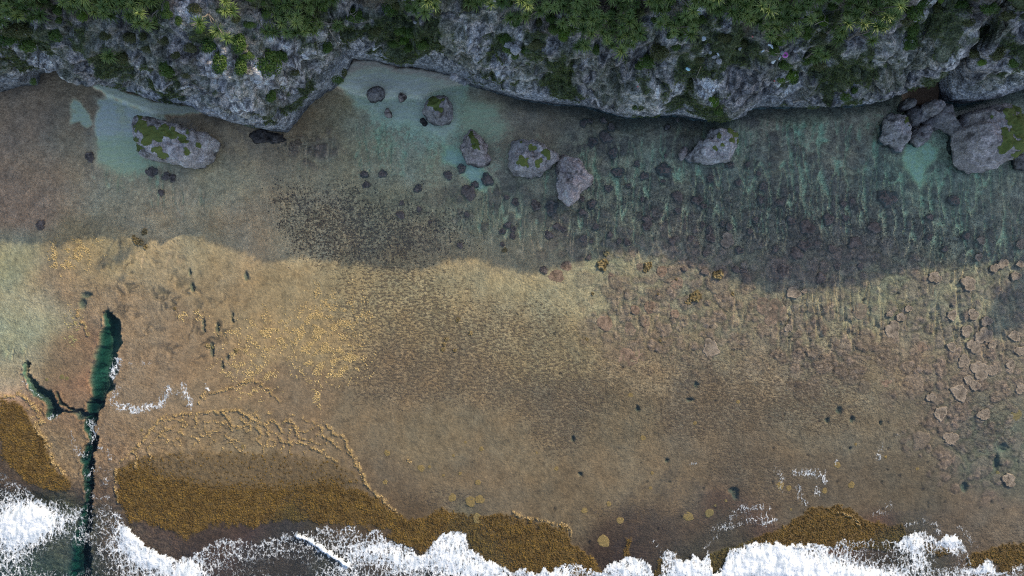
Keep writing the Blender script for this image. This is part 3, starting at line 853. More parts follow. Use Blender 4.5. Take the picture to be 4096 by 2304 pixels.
    pm = sm(0.70, 0.82, ph) * sm(0.2, 0.0, sand) * sm(1000, 1150, v) * sm(1900, 2150, u)
    z = z - 0.10 * pm
    c = c * (1 - 0.45 * pm)[:, None]
    for (a_, b_, su, sv) in [(985, 1105, 9, 20), (2942, 1975, 12, 26), (2925, 1960, 14, 12), (2292, 1755, 7, 13), (2667, 1842, 9, 9), (2320, 1895, 8, 8), (3160, 1352, 7, 7), (3310, 1680, 9, 12), (3410, 1680, 10, 14), (3355, 1640, 12, 16), (2550, 1635, 7, 12), (2760, 1600, 16, 8), (3400, 1795, 6, 9), (3520, 1690, 6, 8), (3990, 1850, 9, 34), (4015, 1790, 18, 16), (3860, 1950, 14, 20), (2785, 1540, 9, 12), (760, 1090, 6, 16), (770, 1150, 6, 20), (815, 1300, 6, 30), (870, 1310, 6, 22), (850, 1400, 8, 30), (930, 1270, 5, 24), (910, 1430, 7, 14), (890, 1460, 5, 16), (330, 1215, 14, 22), (345, 1180, 22, 14)]:
        q_ = sm(0.35, 0.85, blob(u + 10 * f2, v + 10 * f2, a_, b_, su * 1.25, sv * 1.25))
        z = z - 0.30 * q_
        c = c * (1 - 0.72 * q_)[:, None] + np.array([.055, .075, .065]) * (0.72 * q_)[:, None]
    # ---- brown algae band at the cliff foot, undercut's shade put into its colour
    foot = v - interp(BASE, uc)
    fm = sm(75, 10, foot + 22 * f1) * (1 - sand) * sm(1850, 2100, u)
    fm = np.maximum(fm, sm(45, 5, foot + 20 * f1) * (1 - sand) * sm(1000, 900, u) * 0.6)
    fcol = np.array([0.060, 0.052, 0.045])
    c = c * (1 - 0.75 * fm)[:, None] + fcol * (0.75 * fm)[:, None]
    # ---- the drain channel
    ch = vchan(uc, np.clip(v, 0, 2420))
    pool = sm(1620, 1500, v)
    z = z - ch * (0.55 + 0.45 * (1 - 0.35 * pool)) + 0.25 * f1 * sm(0.2, 1, ch)
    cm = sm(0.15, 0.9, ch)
    wallc = np.array([0.24, 0.165, 0.12])
    lip = np.clip(vchan(uc + 12, np.clip(v, 0, 2420)) + vchan(uc - 12, np.clip(v, 0, 2420)), 0, 1) * sm(0.3, 0.0, ch)
    z = z + 0.22 * lip * (0.4 + f2 + f3)
    c = c * (1 + 0.45 * lip * (f2 + 0.6 * f3))[:, None]
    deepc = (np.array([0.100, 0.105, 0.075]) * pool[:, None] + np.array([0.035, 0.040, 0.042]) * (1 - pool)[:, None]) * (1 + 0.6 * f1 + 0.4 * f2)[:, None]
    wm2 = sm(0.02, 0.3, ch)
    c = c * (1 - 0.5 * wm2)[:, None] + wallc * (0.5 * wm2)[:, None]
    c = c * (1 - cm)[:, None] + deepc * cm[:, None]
    # ---- the outer edge falls away to the sea
    edge = np.clip((v - 2300) / PPM, 0, None)
    z = z - np.minimum(edge * 0.16, 9) - 0.5 * sm(2150, 2400, v) * sm(700, 100, u)
    z = np.where(foot < -25, np.minimum(z, -0.3) - np.minimum((-25 - foot) / 120.0, 3), z)
    z = z - np.minimum(np.clip(np.abs(x) - 75, 0, None) * 0.01, 2.0)
    c = np.clip(c, 0.010, 0.62)
    p = np.stack([x, y, z], 1)
    me = mesh_np('reef_flat', p, grid_faces(ny, nx), {'Col': c, 'S': S1 * (1 - sand), 'S2': S2 * (1 - sand), 'K': K * (1 - 0.7 * sand)})
    o = link('reef_flat', me, MAT_REEF)
    tag(o, 'shallow reef flat of brown rock, pale sand and green lagoon bed below the cliff', 'reef flat', kind='structure')
    return dict(x=xs, y=ys, z=z.reshape(ny, nx), gold=(gm * (1 - 0.75 * old)).reshape(ny, nx), sp=(sd ** 2).reshape(ny, nx), sand=sand.reshape(ny, nx), rim=rim.reshape(ny, nx))


def sample(R, key, x, y):
    i = np.clip(np.searchsorted(R['x'], x) - 1, 0, len(R['x']) - 2)
    j = np.clip(np.searchsorted(R['y'], y) - 1, 0, len(R['y']) - 2)
    fx = np.clip((x - R['x'][i]) / (R['x'][i + 1] - R['x'][i]), 0, 1)
    fy = np.clip((y - R['y'][j]) / (R['y'][j + 1] - R['y'][j]), 0, 1)
    A = R[key]
    return (A[j, i] * (1 - fx) + A[j, i + 1] * fx) * (1 - fy) + (A[j + 1, i] * (1 - fx) + A[j + 1, i + 1] * fx) * fy


CL, CG, CN, CU, CV = build_cliff()
R = build_reef()

# ------------------------------------------------------------------ water
def water_material():
    m = N('sea_water')
    m.t.nodes.remove(m.b)
    tr = m.new('ShaderNodeBsdfTransparent')
    m.l(m.attr('Col'), tr.inputs[0])
    gl = m.new('ShaderNodeBsdfGlossy')
    gl.inputs['Roughness'].default_value = 0.08
    bm = m.new('ShaderNodeBump')
    bm.inputs['Strength'].default_value = 0.25
    bm.inputs['Distance'].default_value = 0.08
    m.l(m.noise(1.6, 4, 0.6), bm.inputs['Height'])
    m.l(bm.outputs[0], gl.inputs['Normal'])
    fr = m.new('ShaderNodeLayerWeight')
    m.l(bm.outputs[0], fr.inputs['Normal'])
    fa = m.math('ADD', m.math('MULTIPLY', m.math('POWER', fr.outputs['Facing'], 5.0), 0.9), 0.022)
    mx = m.new('ShaderNodeMixShader')
    m.l(fa, mx.inputs[0])
    m.l(tr.outputs[0], mx.inputs[1])
    m.l(gl.outputs[0], mx.inputs[2])
    m.l(mx.outputs[0], m.out.inputs['Surface'])
    return m.m


def build_water():
    grow = np.cumsum(np.geomspace(0.8, 900, 20))
    xs = np.concatenate([-63 - grow[::-1], np.arange(-63, 63.01, 0.25), 63 + grow])
    ys = np.concatenate([-36.5 - grow[::-1], np.arange(-36.5, 25, 0.25)])
    X, Y = np.meshgrid(xs, ys)
    x, y = X.ravel(), Y.ravel()
    z = sample(R, 'z', x, y)
    dep = np.clip(-z, 0, 12)
    wav = 0.012 * fbm(x / 1.2, y / 0.9, 3, 70)
    T = np.exp(-ABS * 1.1 * dep[:, None]) * np.exp(-0.04 * dep)[:, None]
    f = grid_faces(len(ys), len(xs))
    keep = (z[f].min(1) < 0.015)
    # shoreline cells further inland than the cliff foot are under rock: drop them
    keep &= (y[f].mean(1) < yb(x[f].mean(1)) + 1.0)
    f = f[keep]
    used = np.unique(f)
    mp = np.full(len(x), -1)
    mp[used] = np.arange(len(used))
    me = mesh_np('sea_water', np.stack([x, y, wav], 1)[used], mp[f], {'Col': T[used]})
    o = link('sea_water', me, water_material())
    tag(o, 'clear shallow lagoon water and dark gully water over the reef', 'water', kind='structure')


build_water()

# ------------------------------------------------------------------ surf
FRONT = [(-200, 1900), (0, 1880), (60, 1905), (110, 1950), (150, 1990), (190, 2000), (240, 1985), (300, 2010), (360, 2015), (430, 2010), (480, 2055), (505, 2095), (535, 2130), (560, 2160), (640, 2210), (690, 2230), (760, 2225), (830, 2180), (880, 2150), (960, 2155), (1024, 2172), (1103, 2145), (1199, 2126), (1300, 2105), (1363, 2113), (1416, 2100), (1469, 2135), (1506, 2108),
         (1549, 2151), (1580, 2163), (1633, 2174), (1681, 2222), (1729, 2179), (1755, 2142), (1782, 2126), (1861, 2129), (1877, 2193), (1920, 2211), (1946, 2238), (2004, 2253), (2048, 2285), (2106, 2264), (2112, 2285), (2159, 2296), (2170, 2264), (2202, 2285), (2223, 2259), (2302, 2245), (2340, 2269), (2398, 2285), (2440, 2253), (2509, 2224), (2578, 2232),
         (2604, 2264), (2622, 2320), (2640, 2300), (2647, 2232), (2679, 2206), (2705, 2227), (2740, 2240), (2774, 2216), (2806, 2237), (2832, 2208), (2842, 2227), (2850, 2292), (2885, 2280), (2917, 2195), (2949, 2190), (3018, 2163), (3072, 2169), (3104, 2163), (3141, 2179), (3183, 2169), (3257, 2169), (3300, 2182), (3332, 2180), (3369, 2153), (3480, 2158), (3512, 2174),
         (3549, 2147), (3602, 2169), (3623, 2129), (3655, 2124), (3703, 2118), (3724, 2137), (3745, 2163), (3782, 2137), (3830, 2142), (3862, 2184), (3883, 2264), (3899, 2269), (3931, 2243), (3957, 2230), (3973, 2248), (3984, 2280), (4015, 2280), (4096, 2248), (4300, 2230)]
# how thick the foam lies: (u, v, spread u, spread v, amount); 1 = solid white, 0.45 = lace
THICK = [(60, 2120, 130, 110, 1.2), (150, 2070, 90, 60, 1.0), (520, 2160, 60, 60, .9), (600, 2230, 90, 50, 1.0), (760, 2290, 120, 50, 1.1), (520, 2110, 35, 60, .6), (1450, 2200, 120, 50, .5), (1620, 2240, 130, 60, .75), (1800, 2200, 110, 90, .95), (1950, 2280, 110, 50, .9), (1350, 2290, 80, 25, .4),
         (2200, 2310, 110, 45, 1.1), (2500, 2280, 110, 60, 1.1), (2750, 2280, 90, 60, 1.1), (3020, 2240, 130, 70, 1.2), (3200, 2250, 150, 75, 1.25), (3330, 2300, 160, 45, 1.0), (3650, 2170, 60, 45, .9), (3800, 2170, 55, 35, 1.1), (3500, 2300, 150, 30, .7), (3690, 2240, 50, 50, .6), (3940, 2270, 40, 30, .8), (2900, 2290, 80, 40, .9), (3860, 2290, 80, 25, .5)]
THIN = [(880, 2290, 60, 40, .35), (1150, 2270, 180, 40, .25), (3480, 2200, 120, 40, .15), (3770, 2240, 70, 45, .35), (1630, 2170, 40, 20, .3), (1690, 2200, 30, 15, .3), (200, 2220, 120, 60, .35), (330, 2080, 100, 80, .05), (330, 2250, 90, 60, .2), (620, 2170, 30, 40, .0)]
# thin flecks and streaks up on the reef: polyline, half width, amount
FLECK = [([(470, 1435), (462, 1470), (450, 1500)], 14, .9), ([(468, 1560), (450, 1600), (480, 1628), (560, 1636), (640, 1620), (660, 1590), (680, 1550)], 14, .75), ([(735, 1540), (745, 1580), (762, 1600), (765, 1630)], 9, .8), ([(828, 1535), (835, 1565)], 6, .9), ([(680, 1570), (720, 1575), (750, 1600)], 9, .4),
         ([(290, 1740), (310, 1790), (320, 1815), (350, 1820)], 14, .5), ([(360, 1690), (380, 1720), (375, 1760)], 15, .6), ([(395, 1790), (430, 1800), (445, 1830)], 8, .5), ([(200, 1670), (240, 1660)], 10, .5), ([(350, 1900), (380, 1870), (440, 1890), (420, 1930)], 16, .45), ([(90, 1520), (150, 1580), (190, 1600)], 5, .5),
         ([(345, 1960), (380, 1990), (440, 1985)], 8, .5), ([(560, 1440), (600, 1455), (520, 1455)], 5, .4), ([(3180, 1885), (3240, 1890), (3290, 1895)], 16, .62), ([(3285, 1900), (3300, 1925)], 12, .85), ([(3190, 1950), (3200, 1990), (3215, 2010)], 13, .55), ([(3265, 1955), (3272, 1985)], 11, .6),
         ([(3100, 1870), (3130, 1920), (3120, 1950)], 14, .42), ([(3350, 1845), (3340, 1860)], 9, .5), ([(3530, 1780), (3510, 1830)], 12, .45), ([(3590, 1740), (3590, 1750)], 8, .4), ([(2930, 2070), (2950, 2040), (3000, 2025), (3070, 2030)], 13, .55), ([(2850, 2120), (2900, 2110), (2960, 2090), (3070, 2060)], 16, .45),
         ([(3630, 2100), (3680, 2085), (3740, 2090), (3750, 2130)], 10, .45), ([(3560, 2020), (3500, 2060)], 18, .36), ([(3050, 2100), (3090, 2080)], 14, .5), ([(2820, 2200), (2840, 2170), (2870, 2140)], 7, .5), ([(2640, 2200), (2620, 2170)], 8, .5), ([(3840, 2110), (3870, 2150), (3900, 2180)], 14, .38),
         ([(2735, 1852), (2780, 1855)], 4, .5), ([(1190, 2140), (1240, 2160), (1290, 2195), (1340, 2225), (1390, 2260)], 7, 1.5), ([(2650, 2225), (2670, 2205), (2700, 2215)], 6, .9)]


def foam_density(u, v):
    n = 18 * fbm(u / 26, v / 26, 3, 80) + 7 * pn(u / 9, v / 9, 83)
    f = interp(FRONT, u)
    s = v - f + n
    d = sm(-4, 10, s) * (0.27 - 0.10 * sm(560, 420, u) * sm(2080, 2010, v))
    for a, b, su, sv, st in THICK:
        d = d + sm(-4, 8, s) * st * blob(u, v, a, b, su, sv) * 0.60
    for a, b, su, sv, st in THIN:
        d = d - st * blob(u, v, a, b, su, sv)
    # the lip of each wave is a bright line
    d = d + 0.15 * sm(-2, 6, s) * sm(34, 8, s) * sm(440, 560, u)
    for pp, w, st in FLECK:
        dd, _ = seg_dist(u, v, pp)
        d = np.maximum(d, st * (0.56 if st < 1.2 else 0.8) * sm(w * 2.0, w * 0.1, dd + n * 0.6))
    return np.clip(d, 0, 1.25)


def foam_material():
    m = N('sea_foam', 0.75, 0.25)
    p = m.pos()
    stv = m.new('ShaderNodeVectorMath', operation='MULTIPLY')
    m.l(p, stv.inputs[0])
    stv.inputs[1].default_value = (2.6, 0.9, 1.0)
    m.col(m.mix(m.mapr(m.noise(1.0, 5, 0.65, stv.outputs[0]), 0.40, 0.58, 0, 1), (0.50, 0.56, 0.62), (0.88, 0.89, 0.90)))
    wn = m.new('ShaderNodeTexNoise')
    wn.inputs['Scale'].default_value = 1.1
    wn.inputs['Detail'].default_value = 4
    m.l(p, wn.inputs['Vector'])
    off = m.new('ShaderNodeVectorMath', operation='MULTIPLY_ADD')
    m.l(wn.outputs['Color'], off.inputs[0])
    off.inputs[1].default_value = (0.9, 0.9, 0)
    m.l(p, off.inputs[2])
    fl = m.new('ShaderNodeVectorMath', operation='MULTIPLY')
    m.l(off.outputs[0], fl.inputs[0])
    fl.inputs[1].default_value = (1.15, 0.6, 0)
    lace = None
    for sc_, wgt in ((1.7, 0.58), (4.2, 0.42)):
        vo = m.new('ShaderNodeTexVoronoi', feature='DISTANCE_TO_EDGE')
        vo.inputs['Scale'].default_value = sc_
        m.l(fl.outputs[0], vo.inputs['Vector'])
        t = m.math('MULTIPLY', m.mapr(vo.outputs['Distance'], 0.0, 0.22, 1.0, 0.0), wgt)
        lace = t if lace is None else m.math('ADD', lace, t)
    nz = m.mapr(m.noise(5.0, 5, 0.7), 0.3, 0.7, -0.30, 0.30)
    nz2 = m.mapr(m.noise(0.5, 3, 0.6), 0.3, 0.7, -0.16, 0.16)
    dens = m.attr('F', 'Fac')
    tot = m.math('ADD', m.math('ADD', m.math('ADD', dens, m.math('MULTIPLY', lace, 0.62)), nz), nz2)
    al = m.mapr(tot, 0.60, 1.06, 0.0, 1.0)
    al = m.math('MULTIPLY', al, m.mapr(dens, 0.04, 0.22, 0.0, 1.0))
    tr = m.new('ShaderNodeBsdfTransparent')
    mx = m.new('ShaderNodeMixShader')
    m.l(al, mx.inputs[0])
    m.l(tr.outputs[0], mx.inputs[1])
    m.l(m.b.outputs[0], mx.inputs[2])
    m.l(mx.outputs[0], m.out.inputs['Surface'])
    m.bump(m.noise(4.0, 5, 0.65), 0.6, 0.15)
    return m.m


def build_foam():
    xs = np.arange(-63, 63.01, 0.14)
    ys = np.arange(-37.5, -8, 0.14)
    X, Y = np.meshgrid(xs, ys)
    x, y = X.ravel(), Y.ravel()
    u, v = U(x), Vv(y)
    d = foam_density(u, np.minimum(v, 2330))
    z = np.maximum(sample(R, 'z', x, y), 0.0)
    th = sm(0.55, 1.1, d)
    lump = 0.5 + 0.5 * fbm(u / 40, v / 40, 4, 88)
    zz = z + 0.05 + th * (0.08 + 0.42 * lump) + 0.05 * fbm(u / 9, v / 9, 2, 90) * th
    f = grid_faces(len(ys), len(xs))
    f = f[d[f].max(1) > 0.05]
    used = np.unique(f)
    mp = np.full(len(x), -1)
    mp[used] = np.arange(len(used))
    me = mesh_np('surf_foam', np.stack([x, y, zz], 1)[used], mp[f], {'F': d[used]})
    o = link('surf_foam', me, foam_material())
    tag(o, 'white surf and lacy foam breaking over the outer reef edge', 'surf foam', kind='stuff')


build_foam()

# ------------------------------------------------------------------ boulders
def ray_poly(poly, c, ang):
    """radius of a star-shaped polygon at the given angles about c"""
    P = np.array(poly) - c
    Q = np.roll(P, -1, 0)
    r = np.zeros(len(ang))
    dx, dy = np.cos(ang), np.sin(ang)
    for (ax, ay), (bx, by) in zip(P, Q):
        ex, ey = bx - ax, by - ay
        den = dx * ey - dy * ex
        den = np.where(np.abs(den) < 1e-9, 1e-9, den)
        t = (ax * ey - ay * ex) / den
        s = (ax * dy - ay * dx) / den
        ok = (t > 0) & (s >= -0.001) & (s <= 1.001)
        r = np.maximum(r, np.where(ok, t, 0))
    return np.maximum(r, 0.15)


def boulder(name, poly_px, h, label, moss=(), tone=1.0, tint=(1, 1, 1), facets=(), seed=0, cat='boulder', base=None, wet=0.5, lean=(0.0, 0.0), group=None, box=5.0):
    """a rock whose plan outline is given in photo pixels; facets are planes (u, v, du, dv, drop)"""
    zm = h * 0.6
    poly = np.array([unproj(u, v, zm) for u, v in poly_px])
    c = poly.mean(0)
    big = np.ptp(poly, axis=0).max()
    na = int(np.clip(big / 0.085 * 2.2, 44, 150))
    nr = int(np.clip(big / 0.085 * 0.5, 14, 44))
    ang = np.linspace(0, 2 * np.pi, na, endpoint=False)
    rad = ray_poly(poly, c, ang)
    rad = 0.1 * np.roll(rad, 1) + 0.8 * rad + 0.1 * np.roll(rad, -1)
    fl = sample(R, 'z', c[:1], c[1:2])[0] if base is None else base
    fr = np.concatenate([np.linspace(0, 0.90, nr), np.linspace(0.93, 1.0, 5), np.full(6, 1.0)])
    dropk = np.concatenate([np.zeros(nr + 5), np.linspace(0.15, 1, 6)])
    RR = fr[:, None] * rad[None]
    xx = RR * np.cos(ang)[None]
    yy = RR * np.sin(ang)[None]
    L = big / 2
    # top made of flat faces that meet in edges
    rr_ = np.random.default_rng(seed + 100)
    top = h * (1 + lean[0] * xx / L + lean[1] * yy / L)
    for k in range(4):
        a = rr_.uniform(0, 2 * np.pi)
        st = rr_.uniform(0.6, 1.3)
        off = rr_.uniform(0.2, 0.5)
        top = np.minimum(top, h * (1.06 - st * ((xx * np.cos(a) + yy * np.sin(a)) / L - off)))
    for (fx, fy, dx, dy, st) in facets:
        ox, oy = unproj(fx, fy, zm)
        n = math.hypot(dx, dy)
        s = ((xx + c[0] - ox) * dx - (yy + c[1] - oy) * dy) / n / L
        top = np.minimum(top, h * (1.0 - st * s))
    sh = (1 - np.clip(fr, 0, 1) ** box)[:, None] ** 0.5
    side = np.clip(sh * 1.0, 0, 1)
    zz = np.maximum(top, 0.25 * h) * (0.30 + 0.70 * side)
    zz = zz * (1 - dropk[:, None]) + (-0.5 - fl) * 0 * dropk[:, None] + (-0.7) * dropk[:, None]
    shrink = 1 - 0.12 * dropk[:, None]
    p = np.stack([xx * shrink, yy * shrink, zz], 2).reshape(-1, 3)
    V = p.reshape(len(fr), na, 3)
    du = np.roll(V, -1, 1) - np.roll(V, 1, 1)
    dv = np.gradient(V, axis=0)
    nn = np.cross(dv, du)
    nn /= np.linalg.norm(nn, axis=2, keepdims=True) + 1e-6
    n = nn.reshape(-1, 3)
    n[:na] = (0, 0, 1)
    s = seed * 1.7 + 3
    k = min(1.0, big / 5)
    rid = 1 - np.abs(n3(p, 1.1 * k + .3, int(s) + 1)) * 2
    d = n3(p, 2.2 * k + .4, int(s)) * 0.22 * k + rid * 0.20 * k + n3(p, 0.5, int(s) + 2) * 0.17 * (0.4 + .6 * k) + n3(p, 0.25, int(s) + 3) * 0.11
    pit = sm(0.35, 0.75, n3(p, 0.8, int(s) + 5))
    d -= pit * 0.25 * k
    q = p + n * d[:, None]
    q[:na] = q[:na].mean(0)
    a = n3(q, 0.7, int(s) + 6) * 0.55 + n3(q, 0.3, int(s) + 7) * 0.6 + n3(q, 1.8, int(s) + 8) * 0.35
    pale = np.array([0.47, 0.43, 0.42])
    mid = np.array([0.30, 0.275, 0.268])
    dark = np.array([0.07, 0.064, 0.06])
    col = mid + (pale - mid) * sm(0.05, 0.7, a)[:, None]
    col = col + (dark - col) * (sm(0.15, 0.75, -a) * 0.85)[:, None]
    col = col * tone * np.array(tint) * np.array([1.13, 1.10, 1.06])
    w = sm(wet * 1.5 + 0.2, wet * 0.6, q[:, 2] + 0.3 * a)
    col = col * (1 - 0.62 * w)[:, None]
    col = np.clip(col, 0.012, 0.55)
    nrow = len(fr)
    i = np.arange((nrow - 1) * na)
    r_, c_ = i // na, i % na
    c2 = (c_ + 1) % na
    f = np.stack([r_ * na + c_, (r_ + 1) * na + c_, (r_ + 1) * na + c2, r_ * na + c2], 1)
    me = mesh_np(name, q, f, {'Col': col})
    o = link(name, me, MAT_BOULDER, loc=(c[0], c[1], fl))
    tag(o, label, cat, group)
    if moss:
        u, v = 2048 + (q[:, 0] + c[0]) * PPM * H0 / (H0 - q[:, 2] - fl), 1152 - (q[:, 1] + c[1]) * PPM * H0 / (H0 - q[:, 2] - fl)
        g = np.zeros(len(q))
        for (mu, mv, mr) in moss:
            g = np.maximum(g, 1.25 * blob(u, v, mu, mv, mr * 1.1))
        g = g + 0.45 * n3(q, 0.8, int(s) + 11) + 0.4 * n3(q, 0.35, int(s) + 12) - 0.12 + 0.25 * np.clip(nz_of(q, f)[:] - 0.6, -0.5, 0.4)
        mf = f[(g[f].mean(1) > 0.55)]
        if len(mf):
            for part in islands(mf, len(q)):
                if len(part) < 10:
                    continue
                used = np.unique(part)
                mp = np.full(len(q), -1)
                mp[used] = np.arange(len(used))
                nv = n[used]
                mq = q[used] + nv * (0.035 + 0.05 * np.clip(g[used] - 0.5, 0, 1) + 0.03 * n3(q[used], 0.2, 3))[:, None]
                link('moss', mesh_np('moss', mq, mp[part]), MAT_MOSS, parent=o)
    return o


def islands(f, n):
    """faces split into connected pieces"""
    lab = np.arange(n)
    for _ in range(400):
        m = lab[f].min(1)
        new = lab.copy()
        for k in range(f.shape[1]):
            np.minimum.at(new, f[:, k], m)
        if (new == lab).all():
            break
        lab = new
    l = lab[f[:, 0]]
    return [f[l == k] for k in np.unique(l)]


def nz_of(q, f):
    a = np.cross(q[f[:, 1]] - q[f[:, 0]], q[f[:, 3]] - q[f[:, 0]])
    a /= np.linalg.norm(a, axis=1, keepdims=True) + 1e-9
    out = np.zeros(len(q))
    cnt = np.zeros(len(q)) + 1e-6
    for k in range(4):
        np.add.at(out, f[:, k], a[:, 2])
        np.add.at(cnt, f[:, k], 1)
    return out / cnt


def crop(pts, ou, ov, s):
    return [(ou + x * s, ov + y * s) for x, y in pts]


C1 = 1024 / 1932
B1 = crop([(1022, 890), (1060, 878), (1130, 880), (1210, 910), (1270, 925), (1330, 945), (1400, 970), (1440, 990), (1500, 995), (1545, 1010), (1590, 1060), (1562, 1140), (1550, 1205), (1490, 1230), (1440, 1248), (1380, 1238), (1330, 1225), (1240, 1190), (1120, 1180), (1030, 1162), (1015, 1060), (1013, 960)], 0, 0, C1)
boulder('boulder', B1, 4.2, 'big grey boulder with green moss patches by the left beach', moss=[(565, 500, 28), (600, 530, 28), (640, 545, 30), (660, 520, 22), (560, 470, 14), (700, 540, 18), (730, 555, 16), (590, 560, 20), (640, 600, 25), (660, 620, 18), (745, 610, 14), (790, 580, 10), (555, 590, 12), (610, 600, 14), (690, 515, 12), (750, 530, 9), (545, 560, 10)], tone=1.12, seed=1, box=9,
        facets=[(800, 560, 1, 0.15, 0.55), (700, 640, 0.2, 1, 0.9)], lean=(-0.05, 0.05))
B2 = crop([(835, 705), (850, 685), (870, 668), (930, 650), (965, 668), (972, 715), (935, 750), (870, 760), (845, 740)], 1024, 0, C1)
boulder('boulder', B2, 1.5, 'dark oval boulder resting on the pale sand of the middle cove', tone=0.62, seed=2, box=4, wet=0.3, facets=[(1500, 392, 0.4, 1, 1.0)])
B3 = crop([(1073, 715), (1085, 704), (1105, 700), (1128, 715), (1125, 735), (1105, 752), (1080, 758), (1076, 740)], 1024, 0, C1)
boulder('boulder', B3, 0.9, 'small brown three-cornered rock between the dark oval and round boulders', tone=0.75, tint=(1.1, .96, .9), seed=3, box=3, wet=0.15)
B4 = crop([(966, 845), (980, 820), (992, 815), (1010, 840), (1028, 868), (1016, 888), (995, 880), (975, 868)], 1024, 0, C1)
boulder('boulder', B4, 0.9, 'small brown pointed rock in the water below the dark oval boulder', tone=0.8, tint=(1.08, .98, .9), seed=4, box=3, wet=0.2)
B5 = crop([(1248, 795), (1268, 760), (1290, 738), (1350, 706), (1420, 710), (1448, 732), (1466, 765), (1475, 830), (1466, 888), (1440, 915), (1400, 928), (1340, 910), (1310, 888), (1280, 865), (1258, 830)], 1024, 0, C1)
boulder('boulder', B5, 3.0, 'large round grey boulder at the right end of the middle cove', moss=[(1735, 405, 20), (1722, 420, 16), (1757, 405, 12), (1770, 398, 12), (1740, 425, 12), (1764, 440, 8)], tone=0.86, seed=5, box=3.2)
B6 = crop([(1600, 982), (1620, 972), (1650, 985), (1690, 1020), (1735, 1080), (1742, 1140), (1770, 1190), (1755, 1222), (1690, 1236), (1600, 1215), (1560, 1170), (1545, 1100), (1560, 1040), (1575, 1010)], 1024, 0, C1)
boulder('boulder', B6, 3.0, 'narrow humped boulder with one moss stripe left of the flat-topped boulder', moss=[(1885, 545, 13), (1892, 565, 14), (1900, 585, 11), (1888, 530, 9)], tone=0.88, tint=(1.04, .98, .96), seed=6, box=3.4, facets=[(1900, 595, 0.2, 1, 0.9), (1875, 560, -1, 0.2, 1.0)])
S7 = 650 / 1712
B7 = crop([(645, 668), (665, 655), (690, 656), (800, 672), (900, 690), (970, 722), (1040, 762), (1100, 800), (1142, 832), (1132, 878), (1080, 930), (1000, 990), (960, 1048), (870, 1085), (820, 1070), (780, 1030), (700, 1000), (640, 950), (622, 850), (638, 750)], 1800, 300, S7)
boulder('boulder', B7, 3.8, 'flat-topped grey boulder with moss, upper one of the leaning pair', moss=[(2085, 570, 8), (2120, 588, 11), (2135, 592, 9), (2085, 640, 14), (2098, 655, 15), (2072, 650, 10), (2112, 665, 10), (2148, 645, 15), (2165, 640, 12), (2185, 615, 14), (2195, 632, 10), (2150, 660, 9), (2060, 568, 6)], tone=1.0, seed=7, box=10,
        facets=[(2150, 585, 0.45, -1, 1.1), (2080, 690, 0, 1, 0.9)])
B8 = crop([(1185, 830), (1205, 820), (1250, 832), (1350, 890), (1420, 960), (1450, 1010), (1525, 1050), (1500, 1130), (1420, 1180), (1360, 1260), (1330, 1310), (1252, 1350), (1220, 1300), (1160, 1280), (1150, 1180), (1130, 1090), (1138, 920)], 1800, 300, S7)
boulder('boulder', B8, 4.0, 'bare tapering boulder with a dark hole, lower one of the leaning pair', tone=1.10, tint=(1.05, .98, .97), seed=8, box=6, facets=[(2290, 700, -1, -0.1, 1.3), (2360, 730, 0.8, 0.6, 0.8)])
B9 = crop([(1520, 962), (1580, 955), (1640, 950), (1725, 978), (1728, 1040), (1700, 1130), (1672, 1180), (1645, 1218), (1540, 1222), (1450, 1205), (1370, 1190), (1345, 1160), (1390, 1110), (1430, 1062), (1490, 1020)], 2048, 0, C1)
boulder('boulder', B9, 3.0, 'wedge-shaped grey boulder with speckled moss standing alone under the cliff', moss=[(2920, 525, 14), (2945, 540, 14), (2950, 565, 10), (2875, 545, 9), (2858, 590, 8), (2890, 580, 8), (2866, 600, 5), (2930, 560, 10), (2915, 600, 5), (2950, 520, 8)], tone=1.12, seed=9, box=6, facets=[(2880, 600, -0.5, 0.5, 0.35)])
B10 = crop([(1270, 1160), (1285, 1120), (1310, 1086), (1335, 1090), (1352, 1112), (1325, 1165), (1292, 1205), (1275, 1195)], 2048, 0, C1)
boulder('boulder', B10, 1.0, 'small brown rock lying at the left foot of the wedge-shaped boulder', tone=0.8, tint=(1.05, .97, .93), seed=10, box=4, wet=0.2)
S11 = 596 / 1570
B11 = crop([(130, 1032), (155, 1005), (152, 950), (155, 900), (175, 840), (205, 795), (270, 770), (330, 790), (368, 850), (378, 930), (398, 1000), (412, 1070), (395, 1120), (350, 1155), (318, 1160), (270, 1130), (200, 1090), (160, 1065)], 3500, 150, S11)
boulder('boulder', B11, 3.0, 'upright pale boulder with a moss edge, leftmost of the right-hand rock pile', moss=[(3622, 488, 12), (3630, 478, 9), (3636, 500, 7), (3636, 465, 6)], tone=1.05, seed=11, box=3.6)
B12 = crop([(428, 1015), (455, 965), (500, 922), (570, 890), (620, 910), (650, 960), (612, 1050), (560, 1110), (490, 1130), (435, 1095)], 3500, 150, S11)
boulder('boulder', B12, 2.0, 'round dark pitted boulder right of the upright pale boulder', tone=0.74, seed=12, box=3)
B13 = crop([(582, 885), (610, 845), (640, 810), (700, 740), (712, 680), (775, 690), (830, 770), (900, 870), (962, 965), (945, 995), (860, 970), (740, 920), (640, 908)], 3500, 150, S11)
boulder('boulder', B13, 2.8, 'dark triangular boulder leaning against the foot of the cliff crevice', tone=0.66, seed=13, box=3, facets=[(3780, 460, -0.5, 1, 0.8), (3800, 450, 1, -0.6, 0.9)])
B14 = crop([(1068, 740), (1150, 725), (1250, 715), (1400, 690), (1500, 678), (1600, 680), (1700, 760), (1720, 950), (1640, 1160), (1530, 1240), (1420, 1310), (1300, 1362), (1150, 1362), (1060, 1330), (1005, 1260), (970, 1080), (965, 960), (1020, 890), (1050, 810)], 3500, 150, S11)
